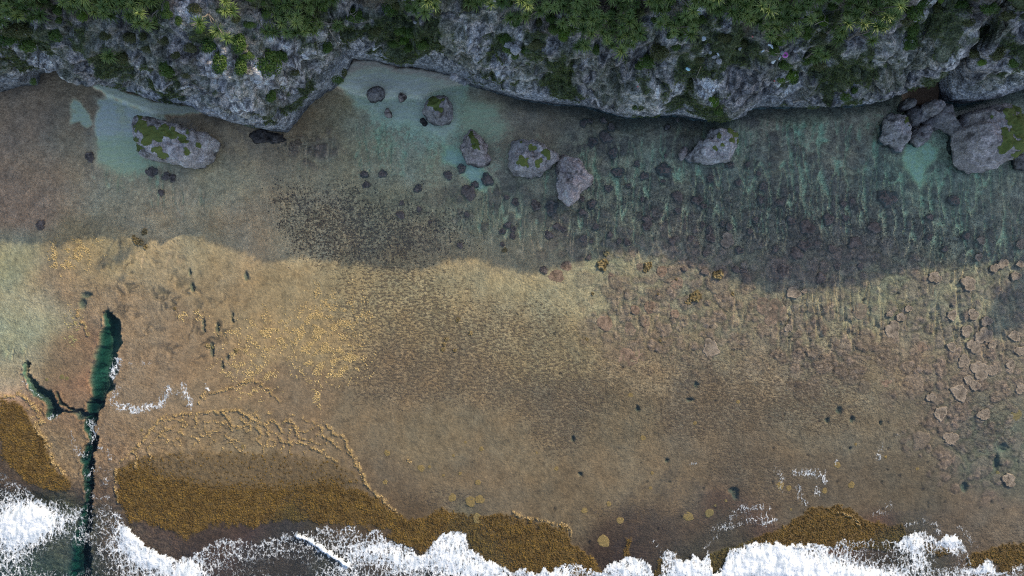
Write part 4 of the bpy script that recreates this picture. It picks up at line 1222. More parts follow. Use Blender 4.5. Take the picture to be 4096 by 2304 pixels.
boulder('boulder', B14, 5.0, 'huge boulder with a thick green plant cover at the right edge', moss=[(4040, 450, 28), (4050, 480, 28), (4070, 520, 38), (4040, 550, 30), (4030, 580, 25), (4080, 430, 24), (4010, 600, 18), (4080, 580, 28), (3965, 470, 10), (3940, 500, 8), (4060, 620, 20), (4085, 480, 28), (4020, 520, 15)], tone=0.95, tint=(1.03, .99, .97), seed=14, box=8, facets=[(3960, 600, -1, 0.5, 0.45)])
B15 = crop([(470, 800), (490, 740), (530, 700), (590, 665), (690, 690), (704, 720), (640, 805), (560, 870), (490, 880)], 3500, 150, S11)
boulder('boulder', B15, 3.2, 'pale blocky rock wedged in the mouth of the cliff crevice', tone=0.72, seed=15, box=4, base=0.3)
B16 = crop([(295, 735), (330, 660), (370, 618), (402, 690), (380, 740), (330, 765)], 3500, 150, S11)
boulder('boulder', B16, 2.2, 'small dark rock at the left side of the crevice mouth', tone=0.5, seed=16, box=3, base=0.5)
B17 = crop([(375, 800), (400, 730), (460, 720), (485, 800), (480, 880), (455, 930), (385, 940), (380, 870)], 3500, 150, S11)
boulder('boulder', B17, 1.8, 'smooth dark slab of rock behind the upright pale boulder', tone=0.55, seed=17, box=4, base=0.1)
B18 = crop([(800, 1100), (840, 1030), (900, 1010), (975, 1050), (990, 1140), (985, 1220), (880, 1258), (815, 1200)], 3500, 150, S11)
boulder('boulder', B18, 0.55, 'low dark brown weedy rock awash left of the huge green boulder', tone=0.36, tint=(1, .92, .75), seed=18, box=2.5, base=-0.5)
B19 = crop([(1240, 905), (1260, 890), (1285, 905), (1298, 935), (1280, 950), (1255, 945)], 1024, 0, C1)
boulder('boulder', B19, 0.45, 'small black rock awash under the large round boulder', tone=0.35, seed=19, box=3, base=-0.2)
B20 = crop([(0, 985), (60, 970), (140, 1000), (200, 1010), (230, 1050), (180, 1080), (100, 1090), (40, 1060), (-40, 1075), (-60, 1020)], 1024, 0, C1)
boulder('boulder', B20, 0.6, 'low dark rock shelf awash at the tip of the headland', tone=0.30, tint=(1, .95, .9), seed=20, box=3, base=-0.3)
B21 = crop([(1145, 960), (1160, 942), (1200, 938), (1215, 950), (1200, 965), (1160, 978)], 2048, 0, C1)
boulder('boulder', B21, 0.6, 'small flat dark rock at the cliff foot above the wedge-shaped boulder', tone=0.4, seed=21, box=3)
B22 = crop([(4150, 1210), (4096, 1180), (4060, 1240), (4080, 1275), (4150, 1290)], 0, 0, 1) if False else [(4060, 615), (4096, 600), (4140, 620), (4130, 680), (4080, 668)]
boulder('boulder', B22, 1.4, 'dark rock half out of frame below the huge green boulder', tone=0.4, seed=22, box=3)

# ------------------------------------------------------------------ corals
def coral_mesh(seed, kind):
    r = np.random.default_rng(seed + 500)
    na, nr = 44, 11
    ang = np.linspace(0, 2 * np.pi, na, endpoint=False)
    lob = 1 + 0.05 * np.sin(ang * 13 + r.uniform(0, 6)) + 0.12 * np.sin(ang * 2 + r.uniform(0, 6)) + 0.11 * np.sin(ang * 3 + r.uniform(0, 6)) + 0.08 * np.sin(ang * 5 + r.uniform(0, 6)) + 0.05 * np.sin(ang * 8 + r.uniform(0, 6))
    if kind == 'flat':
        lob = 1 + (lob - 1) * 0.55
    fr = np.array([0, .16, .32, .48, .62, .74, .84, .91, .97, 1.0, 1.0])
    prof = {'dark': [1, 1, .98, .97, .95, .9, .84, .74, .55, .3, -.5], 'gold': [.9, .95, .92, 1, .95, 1, .9, .85, .6, .3, -.5], 'ring': [.80, .80, .80, .81, .83, .87, .96, .98, .82, .45, -.5], 'flat': [.5, .52, .5, .5, .5, .48, .45, .42, .3, .15, -.5]}[kind]
    prof = np.array(prof)
    x = fr[:, None] * lob * np.cos(ang)
    y = fr[:, None] * lob * np.sin(ang)
    p0 = np.stack([x, y, np.zeros_like(x)], 2).reshape(-1, 3) + seed * 3.3
    k = {'dark': .16, 'gold': .42, 'ring': .09, 'flat': .12}[kind]
    nz_ = (n3(p0, .30, seed) * .8 + n3(p0, .15, seed + 1) * .6).reshape(x.shape)
    z = 0.40 * prof[:, None] + k * nz_ * (prof[:, None] > 0.1) * 0.6
    z[0] = z[0].mean()
    a = nz_.ravel() + 0.8 * n3(p0, .55, seed + 2)
    base = {'dark': (.125, .100, .085), 'gold': (.26, .195, .085), 'ring': (.190, .155, .120), 'flat': (.185, .130, .092)}[kind]
    col = np.array(base) * (1 + 0.55 * a)[:, None]
    if kind == 'ring':
        rimw = np.repeat(sm(.70, .84, fr) * sm(1.02, .95, fr), na)
        col = col + (np.array([.33, .265, .20]) - col) * (0.75 * rimw * (0.6 + .5 * a))[:, None]
    if kind == 'gold':
        col = np.where((a > 0.25)[:, None], np.array([.31, .235, .115]), col * .6)
    i = np.arange((len(fr) - 1) * na)
    r_, c_ = i // na, i % na
    c2 = (c_ + 1) % na
    f = np.stack([r_ * na + c_, (r_ + 1) * na + c_, (r_ + 1) * na + c2, r_ * na + c2], 1)
    return mesh_np('coral_head', np.stack([x, y, z], 2).reshape(-1, 3), f, {'Col': np.clip(col, .015, .6)})


CM = {k: [coral_mesh(s * 4 + j, k) for s in range(n)] for j, (k, n) in enumerate((('dark', 7), ('gold', 4), ('ring', 6), ('flat', 4)))}
for k in CM:
    for me in CM[k]:
        me.materials.append(MAT_CORAL)
q = C1
CORALS = [(1456, 697, 15), (1530, 694, 16), (1792, 700, 17), (1846, 673, 17), (1949, 718, 24), (1671, 753, 16), (1875, 768, 28), (1464, 739, 14), (1900, 737, 14), (2474, 688, 22), (2658, 679, 28), (2372, 567, 20), (2425, 548, 24), (2453, 612, 20), (2410, 538, 14)]
CORALS += [(2048 + a * q, b * q, c * q) for a, b, c in [(730, 1420, 30), (1000, 1325, 32), (1500, 1345, 30), (1650, 1245, 28), (1710, 1375, 26), (945, 1235, 24), (1140, 1365, 18), (880, 1400, 20), (1160, 1175, 14), (690, 905, 26), (750, 960, 30), (540, 925, 30), (590, 915, 20), (1250, 905, 18), (1900, 1410, 34), (1780, 1240, 22), (1860, 1310, 20)]]
CORALS += [(2048 + a * q, 768 + b * q, c * q) for a, b, c in [(25, 75, 28), (180, 100, 38), (300, 115, 50), (605, 90, 36), (530, 150, 28), (530, 50, 22), (985, 55, 20), (1250, 30, 38), (1400, 60, 38), (1450, 105, 24), (1255, 140, 24), (1025, 210, 36), (1020, 255, 34), (340, 260, 28), (385, 280, 24), (280, 325, 32), (635, 265, 26), (740, 325, 24), (540, 350, 28), (600, 375, 15),
            (1495, 285, 32), (1500, 345, 34), (1440, 245, 20), (1350, 350, 24), (1210, 370, 28), (1590, 240, 22), (1640, 260, 28), (870, 380, 26), (810, 370, 20), (1460, 465, 20), (580, 495, 20), (1690, 585, 26), (1750, 598, 26), (1455, 600, 28), (240, 590, 28), (1300, 580, 20), (1880, 60, 30), (1800, 300, 24), (1720, 440, 30), (1840, 210, 24), (10, 280, 22), (5, 330, 24)]]
CORALS += [(1024 + a * q, 768 + b * q, c * q) for a, b, c in [(1610, 10, 44), (1890, 40, 20), (1090, 172, 30), (1230, 130, 20), (1098, 82, 18), (1590, 170, 20), (1310, 228, 12), (1540, 402, 22), (1860, 297, 24), (1900, 250, 26), (1858, 395, 18)]]
CORALS += [(3072 + a * q, 768 + b * q, c * q) for a, b, c in [(925, 50, 60), (870, 30, 40), (805, 268, 44), (660, 380, 46), (485, 430, 30), (280, 400, 46), (215, 465, 44), (300, 265, 55), (460, 205, 42), (590, 195, 26), (575, 90, 24), (640, 70, 22), (180, 215, 36), (400, 650, 38), (115, 590, 44), (525, 560, 28), (370, 385, 20), (90, 80, 30), (1230, 190, 28), (1220, 340, 28), (1340, 430, 24), (1500, 330, 30), (1410, 60, 40), (60, 430, 28), (700, 560, 24)]]
CORALS += [(600 + 0, 690, 17), (665, 705, 16), (690, 712, 14), (610, 684, 18), (360, 628, 18), (645, 770, 12), (165, 900, 18)]
RINGS = [(3072 + a * q, 768 + b * q, c * q) for a, b, c in [(190, 760, 46), (275, 748, 20), (1515, 690, 52), (1260, 645, 44), (1710, 575, 32), (1775, 540, 36), (1870, 635, 34), (920, 920, 24), (1005, 945, 34), (940, 1040, 58), (1550, 925, 40), (1650, 975, 38), (1500, 1050, 42), (1630, 1085, 60), (1388, 1170, 34), (1555, 1165, 50), (1692, 1155, 28), (1862, 1088, 40), (155, 1025, 30),
         (1608, 365, 28), (1905, 395, 32), (1480, 1275, 46), (1600, 1345, 66), (1690, 1345, 44), (1512, 1418, 34), (1590, 490, 28), (1390, 930, 36), (1900, 1200, 36), (1830, 1300, 36), (1905, 545, 26), (1060, 880, 26)]]
RINGS += [(3072 + a * q, 1536 + b * q, c * q) for a, b, c in [(1300, 220, 48), (1630, 230, 44), (1445, 65, 58), (1380, 410, 50), (1560, 10, 40), (1820, 725, 48), (1905, 35, 38), (1230, 100, 34)]]
RINGS += [(2048 + a * q, 768 + b * q, c * q) for a, b, c in [(1500, 1180, 62), (1625, 365, 52)]]
GOLDC = [(2048 + a * q, 768 + b * q, c * q) for a, b, c in [(710, 465, 22), (685, 550, 42), (1025, 560, 32), (1005, 595, 16), (1385, 790, 42), (1330, 830, 24), (1665, 770, 14), (608, 768, 12), (1555, 625, 38), (565, 1112, 14), (1240, 660, 10), (1120, 1125, 10), (1100, 772, 8)]]
GOLDC += [(1024 + a * q, 768 + b * q, c * q) for a, b, c in [(1525, 965, 17), (1437, 1112, 15), (1418, 1150, 14), (1410, 1190, 16), (1500, 1195, 13), (1620, 1068, 16), (1875, 440, 20)]]
GOLDC += [(548, 965, 14), (562, 972, 12), (578, 928, 12), (582, 988, 9), (535, 948, 7), (700, 1234, 6), (945, 1402, 9), (832, 1385, 10), (854, 1390, 8)]
FLATC = [(2048 + a * q, 768 + b * q, c * q) for a, b, c in [(915, 450, 38), (965, 565, 28), (1130, 600, 40), (335, 640, 55), (410, 560, 38), (750, 640, 28), (700, 990, 56), (890, 1030, 44), (930, 890, 34), (1040, 870, 44), (870, 1250, 70), (1230, 920, 32), (1240, 1090, 34), (1245, 690, 46), (1190, 860, 40), (1570, 780, 50), (960, 1240, 50), (1010, 990, 30), (1900, 860, 60), (1880, 1000, 44)]]
FLATC += [(3072 + a * q, 768 + b * q, c * q) for a, b, c in [(60, 900, 80), (120, 840, 46), (20, 960, 50), (700, 900, 56), (890, 1425, 48), (1160, 1170, 40), (1250, 760, 34)]]
YELL = [(1024 + a * q, 1536 + b * q, c * q) for a, b, c in [(990, 520, 22), (1245, 635, 25), (1310, 625, 12), (975, 740, 18), (1675, 742, 20), (1700, 490, 17), (1690, 870, 34), (1620, 885, 40), (1480, 858, 30), (1670, 1015, 34), (1540, 675, 12), (1415, 690, 10), (1490, 540, 10), (1580, 440, 10)]]
YELL += [(2048 + a * q, 1536 + b * q, c * q) for a, b, c in [(895, 85, 18), (988, 407, 20), (1705, 135, 14), (1380, 295, 14), (335, 637, 16), (185, 518, 9), (1057, 672, 12), (1045, 785, 12), (730, 905, 18), (545, 955, 22), (815, 1030, 26), (1330, 1000, 36), (1490, 975, 32), (690, 1185, 44), (1615, 882, 11), (1535, 920, 9)]]
YELL += [(3072 + a * q, 1536 + b * q, c * q) for a, b, c in [(660, 455, 10), (885, 550, 11), (520, 610, 24), (90, 765, 28), (155, 785, 20), (627, 762, 24), (425, 805, 20), (1125, 640, 12), (1740, 672, 13), (170, 945, 9), (1880, 235, 40), (1540, 1330, 10)]]
YELL += [(245, 1510, 10), (265, 1515, 8), (183, 1520, 6), (568, 1720, 6), (975, 1785, 9)]
FL_MAT = []
yel_me = []
for s in range(5):
    me = coral_mesh(90 + s, 'flat')
    n = len(me.vertices)
    r = np.random.default_rng(s)
    cc = np.ones((n, 4), np.float32)
    cc[:, :3] = np.array([.205, .150, .060]) * (0.75 + .4 * r.random((n, 1)))
    me.attributes['Col'].data.foreach_set('color', cc.ravel())
    me.name = 'coral_patch'
    me.materials.append(MAT_CORAL)
    yel_me.append(me)

MARKS = [('wedge-shaped boulder', 2880, 585), ('leaning boulder pair', 2240, 690), ('humped boulder', 1900, 590), ('large round boulder', 1750, 440), ('mossy left boulder', 680, 560), ('upright pale boulder', 3600, 520), ('huge green boulder', 4030, 540), ('headland tip', 1130, 525),
         ('green gully pool', 420, 1420), ('lower seaweed bank', 900, 2020), ('middle seaweed bank', 2120, 2170), ('right seaweed bank', 3350, 2110), ('golden rubble field', 1290, 1360)]
ORD = ['nearest', 'second nearest', 'third nearest', 'fourth nearest', 'fifth nearest', 'sixth nearest', 'seventh nearest', 'eighth nearest', 'ninth nearest', 'tenth nearest'] + ['%dth nearest' % k for k in range(11, 60)]


def bearing(du, dv):
    if abs(du) > 1.6 * abs(dv):
        return 'right of' if du > 0 else 'left of'
    if abs(dv) > 1.6 * abs(du):
        return 'below' if dv > 0 else 'above'
    return ('below right of' if du > 0 else 'below left of') if dv > 0 else ('above right of' if du > 0 else 'above left of')


def place_corals(lst, kind, name, desc, cat, group, meshes, lift):
    seen = {}
    items = []
    for (u, v, r) in lst:
        m = min(MARKS, key=lambda k: math.hypot(k[1] - u, k[2] - v))
        items.append((u, v, r, m, bearing(u - m[1], v - m[2]), math.hypot(u - m[1], v - m[2])))
    for i, (u, v, r, m, b, d) in enumerate(sorted(items, key=lambda t: t[5])):
        key = (m[0], b)
        k = seen.get(key, 0)
        seen[key] = k + 1
        size = 'large' if r > 22 else ('small' if r < 13 else 'medium')
        x, y = unproj(u, v)
        z = sample(R, 'z', np.array([x]), np.array([y]))[0]
        s = r / PPM * 1.05
        me = meshes[i % len(meshes)]
        zt = 0.40 * s if s < 1.0 else 0.40
        zs = {'flat': 0.30, 'ring': 0.36}.get(kind, max(0.30, min(0.7, s)))
        zz = z + lift if kind in ('flat', 'gold') else (max(z - 0.075, -0.095) if kind == 'ring' else max(z, -0.40 * zs + 0.02))
        o = link(name, me, None, loc=(x, y, zz), rz=random.uniform(0, 6.28), sc=(s, s, zs))
        tag(o, '%s %s, %s %s the %s' % (size, desc, ORD[k], b, m[0]), cat, group)


place_corals(CORALS, 'dark', 'round_coral', 'dark brown coral head', 'coral', 'dark coral heads in the lagoon', CM['dark'], 0)
place_corals(RINGS, 'ring', 'ring_coral', 'pale-rimmed coral ring', 'coral', 'pale-rimmed coral rings on the right', CM['ring'], 0)
place_corals(GOLDC, 'gold', 'golden_coral', 'knobbly golden coral clump', 'coral', 'golden coral clumps on the reef', CM['gold'], -0.02)
place_corals(FLATC, 'flat', 'plate_coral', 'flat pinkish coral plate', 'coral', 'flat pinkish coral plates', CM['flat'], -0.04)
place_corals(YELL, 'flat', 'yellow_coral', 'flat yellow coral patch', 'coral', 'yellow coral patches near the surf', yel_me, -0.03)


# ------------------------------------------------------------------ loose cover on the reef (uncountable)
def scatter_mesh(name, pts, scale, tone, seed, hscale=0.8, label=None, cat=None):
    """many small lumps joined into one mesh: each a squashed, skewed octahedron top"""
    r = np.random.default_rng(seed)
    n = len(pts)
    base = np.array([(1, 0, 0), (.3, .95, 0), (-.8, .6, 0), (-.8, -.6, 0), (.3, -.95, 0), (0, 0, 1)], float)
    tri = np.array([(0, 1, 5), (1, 2, 5), (2, 3, 5), (3, 4, 5), (4, 0, 5)])
    a = r.uniform(0, 6.28, n)
    s = scale * r.uniform(.55, 1.35, n)
    B = base[None] * (1 + r.uniform(-.3, .3, (n, 6, 3)))
    B[..., 2] *= hscale
    x = B[..., 0] * np.cos(a)[:, None] - B[..., 1] * np.sin(a)[:, None]
    y = B[..., 0] * np.sin(a)[:, None] + B[..., 1] * np.cos(a)[:, None]
    V = np.stack([x, y, B[..., 2] - 0.12], 2) * s[:, None, None] + pts[:, None, :]
    F = tri[None] + (np.arange(n) * 6)[:, None, None]
    cc = np.array(tone)[None] * r.uniform(.6, 1.4, (n, 1)) if np.ndim(tone) == 1 else tone * r.uniform(.65, 1.35, (n, 1))
    me = mesh_np(name, V.reshape(-1, 3), F.reshape(-1, 3), {'Col': np.repeat(cc, 6, 0)}, smooth=False)
    o = link(name, me, MAT_CORAL)
    tag(o, label, cat, kind='stuff')
    return o


def scatter_points(weight, n, seed, u0=-60, u1=4160, v0=440, v1=2310):
    r = np.random.default_rng(seed)
    out = []
    tot = 0
    while tot < n:
        u = r.uniform(u0, u1, n * 4)
        v = r.uniform(v0, v1, n * 4)
        w = weight(u, v)
        k = r.random(len(u)) < w
        out.append(np.stack([u[k], v[k]], 1))
        tot += k.sum()
        if len(out) > 25:
            break
    p = np.concatenate(out)[:n]
    x, y = (p[:, 0] - 2048) / PPM, (1152 - p[:, 1]) / PPM
    z = sample(R, 'z', x, y)
    return np.stack([x, y, z], 1)


def rubble_w(u, v):
    w = np.zeros_like(u)
    for a, b, su, sv, st in RUBB:
        w += st * blob(u, v, a, b, su, sv)
    w = w * sm(-0.05, 0.35, fbm(u / 34, v / 34, 4, 120))
    return np.clip(w * 0.8, 0, 1)


def weed_w(u, v):
    return sample(R, 'gold', (u - 2048) / PPM, (1152 - v) / PPM) ** 2 * 0.9


def turf_w(u, v):
    return sample(R, 'sp', (u - 2048) / PPM, (1152 - v) / PPM) * 0.9


def rim_w(u, v):
    return sample(R, 'rim', (u - 2048) / PPM, (1152 - v) / PPM) * 0.9


scatter_mesh('coral_rubble', scatter_points(rubble_w, 7000, 1, 180, 1560, 940, 1640), 0.085, (0.40, 0.30, 0.145), 2, 0.9, 'pale golden coral rubble strewn over the sunlit brown flat', 'coral rubble')
wp = scatter_points(weed_w, 24000, 3, v0=1560)
wt = sm(-0.35, 0.4, fbm(U(wp[:, 0]) / 40, Vv(wp[:, 1]) / 40, 4, 27))[:, None]
scatter_mesh('golden_seaweed', wp, 0.10, np.array([0.075, 0.046, 0.013]) * (1 - wt) + np.array([0.135, 0.085, 0.021]) * wt, 4, 0.9, 'golden brown seaweed carpeting the outer reef edge by the surf', 'seaweed')
scatter_mesh('dark_turf', scatter_points(turf_w, 2600, 5, 1000, 4100, 700, 1150), 0.085, (0.085, 0.068, 0.055), 6, 0.7, 'dark algae tufts freckling the shaded middle of the reef flat', 'algae')
scatter_mesh('rim_crust', scatter_points(rim_w, 4500, 7, 0, 3500, 1150, 2150), 0.08, (0.33, 0.235, 0.11), 8, 0.8, 'tan crust nodules along the terrace rims at lower left', 'reef crust')


# ------------------------------------------------------------------ vegetation on the cliff
GS = 0.25
gx0, gy0 = -75.0, 10.0
GNX, GNY = int(150 / GS), int(45 / GS)
GZ = np.full((GNY, GNX), -9.0)
_p = CL.reshape(-1, 3)
_i = ((_p[:, 0] - gx0) / GS).astype(int)
_j = ((_p[:, 1] - gy0) / GS).astype(int)
_k = (_i >= 0) & (_i < GNX) & (_j >= 0) & (_j < GNY)
np.maximum.at(GZ, (_j[_k], _i[_k]), _p[_k, 2])
for _ in range(12):
    h = GZ < -5
    if not h.any():
        break
    s4 = np.stack([np.roll(GZ, 1, 0), np.roll(GZ, -1, 0), np.roll(GZ, 1, 1), np.roll(GZ, -1, 1)]).max(0)
    GZ = np.where(h, s4, GZ)
GZ = np.where(GZ < -5, 0, GZ)


def ground(x, y):
    i = int(np.clip((x - gx0) / GS, 0, GNX - 1))
    j = int(np.clip((y - gy0) / GS, 0, GNY - 1))
    return GZ[j, i]


def march(u, v, h=0.0):
    """first point along the camera's line of sight that lies h above the ground"""
    z = 34.0
    while z > -1:
        x, y = unproj(u, v, z)
        if z <= ground(x, y) + h:
            return x, y, z
        z -= 0.08
    return x, y, 0.0


def march_sun(u, v, lift):
    z = 34.0
    while z > 3:
        x, y = unproj(u, v, z)
        if z <= shade_z(np.array([x]), np.array([y]))[0] + lift:
            return x, y, z
        z -= 0.1
    return x, y, z


def rosette_mesh(seed, n=34, L=0.86):
    """a screw-pine crown: long narrow leaves that arch out of one point"""
    r = np.random.default_rng(seed)
    V, F, T = [], [], []
    for i in range(n):
        a = i * 2.399 + r.uniform(-.25, .25)
        el = r.uniform(0.25, 1.45) if i < n * .75 else r.uniform(-.5, .25)
        l = L * r.uniform(.75, 1.15)
        w = 0.040 * r.uniform(.7, 1.3)
        droop = r.uniform(.5, 1.3)
        px, pz, e = 0.03, 0.0, el
        ca, sa = math.cos(a), math.sin(a)
        b = len(V)
        for k in range(4):
            ww = w * (1.0, 1.05, .7, 0.08)[k]
            V += [(px * ca - ww * sa, px * sa + ww * ca, pz), (px * ca + ww * sa, px * sa - ww * ca, pz)]
            T += [max(0, k - 1.6) * r.uniform(0, 1), 0] if k < 3 else [r.uniform(0, 1.0)] * 2
            px += math.cos(e) * l / 3
            pz += math.sin(e) * l / 3
            e -= droop * .55
        for k in range(3):
            q_ = b + k * 2
            F.append((q_, q_ + 1, q_ + 3, q_ + 2))
    me = mesh_np('crown', V, F, {'tip': T}, smooth=False)
    me.materials.append(MAT_PAND)
    return me


ROS = [rosette_mesh(s, 44 + 5 * (s % 5), .72 + .07 * (s % 4)) for s in range(9)]


def tube(pts, rad, sides=6):
    pts = np.array(pts, float)
    V, F = [], []
    for i, p in enumerate(pts):
        t = pts[min(i + 1, len(pts) - 1)] - pts[max(i - 1, 0)]
        t /= np.linalg.norm(t) + 1e-9
        a = np.cross(t, (0.3, 0.2, 1.0) if abs(t[2]) < .9 else (1, 0, 0))
        a /= np.linalg.norm(a) + 1e-9
        b = np.cross(t, a)
        for k in range(sides):
            w = 2 * math.pi * k / sides
            V.append(p + rad[i] * (a * math.cos(w) + b * math.sin(w)))
    for i in range(len(pts) - 1):
        for k in range(sides):
            F.append((i * sides + k, i * sides + (k + 1) % sides, (i + 1) * sides + (k + 1) % sides, (i + 1) * sides + k))
    return V, F


def bend(p0, p1, n, sag, r):
    p0, p1 = np.array(p0, float), np.array(p1, float)
    out = []
    for i in range(n + 1):
        t = i / n
        out.append(p0 * (1 - t) + p1 * t + np.array([r.uniform(-1, 1), r.uniform(-1, 1), 0]) * sag * math.sin(math.pi * t) + np.array([0, 0, sag * .8]) * math.sin(math.pi * t))
    return out


VEG = [(-150, 120), (0, 112), (150, 92), (220, 62), (330, 62), (440, 88), (560, 125), (640, 138), (720, 108), (780, 100), (840, 150), (900, 165), (1000, 168), (1120, 150), (1180, 165), (1250, 172), (1300, 120), (1335, 30), (1400, -60), (1600, -40), (1640, 60), (1700, 70), (1755, 55), (1770, -30), (1850, -20), (1870, 40), (1960, 50), (2010, 40),
       (2040, 100), (2080, 110), (2110, 90), (2200, 110), (2240, 130), (2300, 150), (2390, 165), (2430, 200), (2480, 230), (2540, 225), (2575, 120), (2600, 100), (2640, 120), (2700, 165), (2760, 165), (2790, 120), (2850, 62), (2930, 90), (3000, 112), (3080, 165), (3130, 190), (3200, 150), (3250, 95), (3330, 130), (3355, 170), (3400, 125), (3460, 130), (3520, 150), (3580, 130), (3610, 60), (3640, -30), (4250, -40)]
GAPS = [(195, 15, 40), (700, 60, 35), (2050, 25, 25), (2170, 100, 40), (2570, 60, 35), (2690, 40, 25), (2830, 80, 30), (3330, 45, 40), (3210, 95, 20), (1310, 60, 30), (2230, 60, 18), (330, 60, 25), (470, 50, 15), (2420, 20, 22), (900, 130, 16), (3140, 120, 16), (3450, 110, 16)]
LIT = [(552, 40, 28), (815, 85, 30), (884, 120, 24), (908, 155, 22), (1720, 20, 26), (1742, 45, 20), (1735, -5, 30), (2075, 12, 30), (1955, 5, 20), (2110, 20, 16), (3030, 12, 30), (2870, 2, 16), (3590, 10, 18), (3580, 35, 18), (3555, 55, 18), (3535, 75, 16), (3450, 100, 16), (3490, 110, 15), (3540, 105, 16), (3395, 78, 16), (900, 15, 22), (918, 40, 16), (1690, -30, 30), (3050, 40, 14)]
_r = np.random.default_rng(21)
cand = []
for _ in range(14000):
    u, v = _r.uniform(-140, 4240), _r.uniform(-130, 240)
    if v > interp(VEG, u) - 22:
        continue
    if any(math.hypot(u - a, v - b) < c + 14 for a, b, c in GAPS):
        continue
    if any(abs(u - a) < 31 and abs(v - b) < 31 and math.hypot(u - a, v - b) < 27 for a, b in cand):
        continue
    cand.append((u, v))
for a, b, c in LIT:
    if not any(math.hypot(a - u, b - v) < 22 for u, v in cand):
        cand.append((a, b))
cand += [(440, 225), (425, 232), (1345, 108), (1352, 100), (2328, 178), (2340, 185), (2310, 190), (3260, 235), (3300, 228), (3270, 205), (3350, 160), (3490, 165)]
seeds = []
for (u, v) in sorted(cand, key=lambda t: _r.random()):
    if all(math.hypot(u - a, v - b) > 105 for a, b in seeds):
        seeds.append((u, v))
trees = {}
for (u, v) in cand:
    k = min(range(len(seeds)), key=lambda i: (seeds[i][0] - u) ** 2 + (seeds[i][1] - v) ** 2)
    trees.setdefault(k, []).append((u, v))

TMARKS = [('headland', 1100, 300), ('middle cove', 1620, 240), ('dark cliff cleft', 1340, 150), ('pink ring', 3139, 221), ('white box', 2812, 158), ('bright green bush', 2259, 127), ('cliff crevice', 3690, 240), ('left beach', 560, 330), ('top left corner', 0, 0), ('top right corner', 4096, 0), ('sunlit tree top', 1720, 20)]
_seen = {}


def where(u, v, what):
    m = min(TMARKS, key=lambda k: math.hypot(k[1] - u, k[2] - v))
    b = bearing(u - m[1], v - m[2])
    return (what, m[0], b), math.hypot(u - m[1], v - m[2])


def ranked(items, what):
    """labels by nearness to a landmark: items is a list of (u, v)"""
    out = [None] * len(items)
    w = [where(u, v, what) for u, v in items]
    for i in sorted(range(len(items)), key=lambda k: w[k][1]):
        key = w[i][0]
        n = _seen.get(key, 0)
        _seen[key] = n + 1
        out[i] = '%s %s the %s' % (ORD[n], key[2], key[1])
    return out


tree_list = list(trees.values())
tl = ranked([tuple(np.mean(t, 0)) for t in tree_list], 'pandanus')
for cl, lab in zip(tree_list, tl):
    tops = []
    for (u, v) in cl:
        lit = [c for c in LIT if math.hypot(c[0] - u, c[1] - v) < 20]
        hgt = 2.6 + _r.uniform(-.6, 1.3)
        x, y, z = march(u, v, hgt)
        sz = shade_z(np.array([x]), np.array([y]))[0]
        if lit:
            x2, y2, z2 = march_sun(u, v, -0.2)
            if z2 > z and z2 - ground(x2, y2) < 14:
                x, y, z = x2, y2, z2
        elif z > sz - 0.9:
            z = sz - 0.9 - _r.uniform(0, .5)
            x, y = unproj(u, v, z)
        tops.append((x, y, z))
    T = np.array(tops)
    c = T.mean(0)
    bx, by = c[0] + _r.uniform(-.3, .3), c[1] + 0.7
    bz = ground(bx, by) - 0.2
    root = bpy.data.objects.new('pandanus_tree', None)
    root.location = (bx, by, bz)
    root.empty_display_size = 0.3
    COL.objects.link(root)
    n = len(tops)
    tag(root, 'spiky pandanus with %s, %s' % ('one crown' if n == 1 else '%d crowns' % n, lab), 'tree', 'pandanus trees along the cliff top')
    V, F = [], []
    fork = np.array([0, 0, max(0.4, (T[:, 2].min() - bz) * 0.5)])

    def add(pts, rad):
        v_, f_ = tube(pts, rad)
        b = len(V)
        V.extend(v_)
        F.extend([tuple(k + b for k in f) for f in f_])
    add(bend((0, 0, 0), fork, 3, .08, _r), [.16, .14, .13, .12])
    for t in tops:
        add(bend(fork, (t[0] - bx, t[1] - by, t[2] - bz), 4, .12, _r), [.085, .07, .06, .055, .05])
    link('trunk', mesh_np('trunk', V, F), MAT_BARK, parent=root)
    for i, t in enumerate(tops):
        o = bpy.data.objects.new('crown', ROS[int(_r.integers(len(ROS)))])
        o.parent = root
        o.location = (t[0] - bx, t[1] - by, t[2] - bz)
        o.rotation_euler = (_r.uniform(-.35, .35), _r.uniform(-.35, .35), _r.uniform(0, 6.28))
        s = _r.uniform(.85, 1.2)
        o.scale = (s, s, s)
        COL.objects.link(o)


